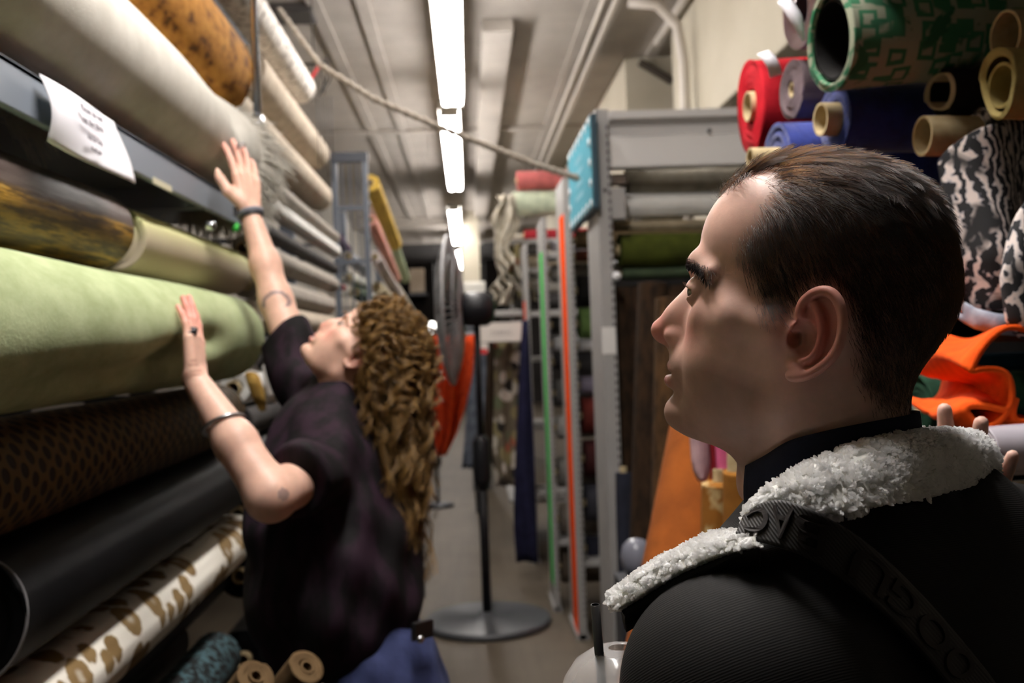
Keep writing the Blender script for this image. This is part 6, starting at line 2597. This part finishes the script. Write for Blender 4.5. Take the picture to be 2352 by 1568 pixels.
jV2, jQ2 = surface_nets(f_jean, wHP - np.array([.25, .28, .83]), wHP + np.array([.25, .28, .22]), .009)
M_DEN = cloth('blue_denim', (58, 66, 104), (40, 46, 78), 20, (1, 1, .25), bump=.4)
jn = obj('jeans', jV2, jQ2, M_DEN, woman)
q = PY(965, 1468, 1.83)
G().beam(PY(948, 1452, 1.86), PY(992, 1440, 1.90), .012, .035).obj('belt_loop', plain('black_belt', (16, 14, 15), .5), woman, bevel=.003)
G().lathe(q, (0.2, -1, 0), [(0, .006), (.006, .005), (.008, .0), (.006, -.006)], 12).obj('rivet', M_CHROME, woman, True)
for s in (-1, 1):
    an = np.array([wHP[0] - .02, wHP[1] + s * .09, 0])
    def f_sh(P):
        f = s_chain(P, [an + [.02, 0, .05], an + [-.08, 0, .042], an + [-.15, 0, .034]], [.044, .042, .032], .03)
        f = smin(f, s_cone(P, an + [.01, 0, .05], an + [.01, 0, .11], .042, .048), .03)
        return smax(f, .004 - P[:, 2], .006)
    v_, q_ = surface_nets(f_sh, an - np.array([.24, .1, .03]), an + np.array([.12, .1, .18]), .008)
    obj('shoe', v_, q_, plain('dark_canvas_shoe', (40, 38, 42), .7), woman)


# bracelets, watch and rings
def band(name, c, axis, r, tube, m, squash=1.0):
    t = Vector(axis).normalized()
    x = t.orthogonal().normalized()
    y = t.cross(x)
    g = G()
    g.tube([Vector(c) + (x * math.cos(a) + y * math.sin(a)) * r for a in np.linspace(0, 2 * PI, 41)], tube, 8, caps=False)
    return g.obj(name, m, woman, True)


M_SILV = plain('silver', (170, 172, 176), .3, 1.0)
ad = wLW - wLE
c = wLE + ad * .60
band('bracelet', c, ad + np.array([.05, 0, .02]), .0375, .0034, M_SILV)
ad2 = wRW - wRE
band('wristband', wRW - ad2 * .02, ad2, .0255, .007, plain('grey_strap', (112, 112, 122), .5))
band('wristband', wRW - ad2 * .06, ad2, .0265, .003, plain('dark_strap', (60, 58, 62), .5))
G().box(tuple(wRW + np.array([-.036, -.018, -.010])), tuple(wRW + np.array([-.026, .006, .012]))).obj('watch_case', plain('dark_strap', (60, 58, 62), .5), woman, bevel=.002)
M_RING = plain('dark_ring', (48, 46, 50), .3, .6)
Nh = LHd / np.linalg.norm(LHd)
for k, (o_, fr) in enumerate(((-.026, .56), (-.009, .62))):
    cc = wLW + LHd * fr + np.array([.004, o_ * .9, -.0])
    band('ring', cc, Nh, .0098, .0022, M_RING)
G().lathe(wLW + LHd * .60 + np.array([.012, -.024, 0]), (1, -.6, 0), [(0, .006), (.006, .004), (.007, 0)], 12).obj('ring_stone', M_RING, woman, True)
band('ring', wRW + RHd * .70 + np.array([.0, -.012, 0]), RHd, .0102, .002, M_SILV)

# ------------------------------------------------------------------ curls
rng = np.random.default_rng(31)
nl_ = 1150


def f_wskull(P):
    return f_whead(P)


pr, nr_ = sample_surface(a_, b_, nl_, rng, lambda c: (lambda q: ((q[:, 2] > 30) & (q[:, 0] < 62 + .0 * q[:, 2]) | (q[:, 0] < -2) & (q[:, 2] > -40)) * (1 - ((np.abs(q[:, 1]) > 50) & (q[:, 0] > -36) & (q[:, 2] < 44))) * (1.0 + .8 * (q[:, 2] > 60)))(W.loc(c) * 1000 / WS))
qr = W.loc(pr) * 1000 / WS
nw = pr - W.w((-.005, 0, .04))
nw /= np.linalg.norm(nw, axis=1, keepdims=True)
mid = npv(PY(900, 900, 2.14))
end = npv(PY(930, 1205, 2.08))
u = rng.normal(0, 1, (nl_, 3)).clip(-1.8, 1.8)
back = np.clip((20 - qr[:, 0]) / 80, 0, 1)
lat = W.loc(pr)[:, 1]
P1 = pr + nw * rng.uniform(.035, .085, (nl_, 1)) + np.array([.02, 0, .015])
P2 = mid + u * np.array([.038, .06, .055]) + np.stack([0 * lat, -lat * .9, 0 * lat], 1) + np.array([-.020, 0, .02]) * (1 - back)[:, None]
v = rng.normal(0, 1, (nl_, 3)).clip(-1.7, 1.7)
P3 = P2 * .25 + end * .75 + v * np.array([.030, .045, .10]) + np.stack([-.02 * (1 - back), -lat * .4, .02 * (1 - back)], 1)
K = 46
tt = np.linspace(0, 1, K)[None, :, None]
B_ = ((1 - tt) ** 3) * pr[:, None] + 3 * ((1 - tt) ** 2) * tt * P1[:, None] + 3 * (1 - tt) * tt ** 2 * P2[:, None] + tt ** 3 * P3[:, None]
T = np.gradient(B_, axis=1)
T /= np.linalg.norm(T, axis=2, keepdims=True) + 1e-9
ref = np.array([.3, .9, .2])
X_ = np.cross(T, ref)
X_ /= np.linalg.norm(X_, axis=2, keepdims=True) + 1e-9
Y_ = np.cross(T, X_)
strands = []
turns = rng.uniform(6, 11, nl_)
ph = rng.uniform(0, 6.28, nl_)
rad = rng.uniform(.007, .014, nl_)
hand = rng.choice([-1, 1], nl_)
tl = np.linspace(0, 1, K)
for k in range(15):
    pk = ph + rng.normal(0, .5, nl_)
    rk_ = rad * rng.uniform(.55, 1.4, nl_)
    ang = hand[:, None] * (2 * PI * turns[:, None] * tl[None]) + pk[:, None]
    grow = np.clip(tl * 5, 0, 1)[None] * rk_[:, None]
    off = X_ * (np.cos(ang) * grow)[..., None] + Y_ * (np.sin(ang) * grow)[..., None]
    strands.append(B_ + off + rng.normal(0, .0012, (nl_, 1, 3)) * tl[None, :, None] * 2)
S_ = np.concatenate(strands)
M_CURL = hair_mat('golden_brown_curls', (52, 37, 17), (172, 132, 72), .45, .4)
hair_curves('hair', S_, .0004, M_CURL, woman, .6)
# a few curls under the chin on the far side
nl2 = 40
st = npv(PY(735, 850, 2.24)) + rng.normal(0, 1, (nl2, 3)) * np.array([.02, .02, .02])
en = st + np.array([-.015, 0, -.05]) + rng.normal(0, 1, (nl2, 3)) * .015
B2 = st[:, None] * (1 - tt) + en[:, None] * tt
ang = 2 * PI * 3 * tl[None] + rng.uniform(0, 6.28, nl2)[:, None]
B2 = B2 + np.stack([np.cos(ang), np.sin(ang), 0 * ang], 2) * .008
hair_curves('hair', B2, .0008, M_CURL, woman, .6)
# ================================================================== iced drink held in front of him
cx, cy, cz = [float(v) for v in CUP]
cup = thing('drink_cup', 'clear plastic cup with a domed lid and black straw in front of the man', 'cup', (cx, cy, cz - .165))


def clear_mat():
    t = NT('clear_plastic')
    t.base((.95, .95, .96, 1))
    t.set(Roughness=.12, Alpha=.28)
    t.b.inputs['IOR'].default_value = 1.45
    return t.m


M_CLEAR = clear_mat()
G().lathe((cx, cy, cz), (0, 0, 1), [(.0085, -.001), (.010, 0), (.022, -.003), (.034, -.011), (.042, -.023), (.0465, -.036), (.0485, -.038), (.0485, -.045), (.046, -.045)], 48).obj('dome_lid', M_CLEAR, cup, True)
G().lathe((cx, cy, cz), (0, 0, 1), [(.0465, -.041), (.0475, -.044), (.0445, -.060), (.034, -.163), (.030, -.165), (0, -.165)], 48).obj('cup_wall', M_CLEAR, cup, True)
G().lathe((cx, cy, cz), (0, 0, 1), [(0, -.052), (.0440, -.052), (.0432, -.060), (.0330, -.161), (0, -.1625)], 40).obj('drink', plain('milky_coffee', (206, 190, 170), .3), cup, True)
a, b = PD(1367, 1388, .725), PD(1381, 1556, .728)
d = (b - a).normalized()
G().lathe(a, d, [(.0030, 0), (.0034, 0), (.0034, .20), (.0030, .20), (.0030, 0)], 14).obj('straw', plain('black_plastic', (20, 19, 20), .35), cup, True)

# ruffled cloth ends under the pale green roll, beyond the woman's arm
fall('mustard cloth edge crumpled under the far end of the pale green roll', [
    [(560, 856, 0), (566, 880, -.02), (578, 912, -.02), (596, 945, 0)],
    [(578, 850, -.02), (588, 876, -.05), (598, 910, -.04), (606, 946, 0)],
    [(596, 862, .01), (606, 890, -.02), (612, 920, -.01), (612, 940, .01)]], cloth('mustard_scrap', (176, 142, 74), (140, 108, 52), 30), 2.86, thick=.004, amp=.012)
fall('crumpled white cloth hanging between the pale green roll and the woman', [
    [(600, 838, 0), (606, 870, -.02), (612, 905, -.02), (606, 930, 0)],
    [(618, 832, -.02), (628, 870, -.04), (634, 905, -.03), (630, 928, 0)],
    [(632, 850, .01), (640, 880, 0), (642, 905, 0), (638, 920, .01)]], cloth('white_scrap', (214, 210, 206), (186, 180, 172), 30), 2.92, thick=.004, amp=.014)
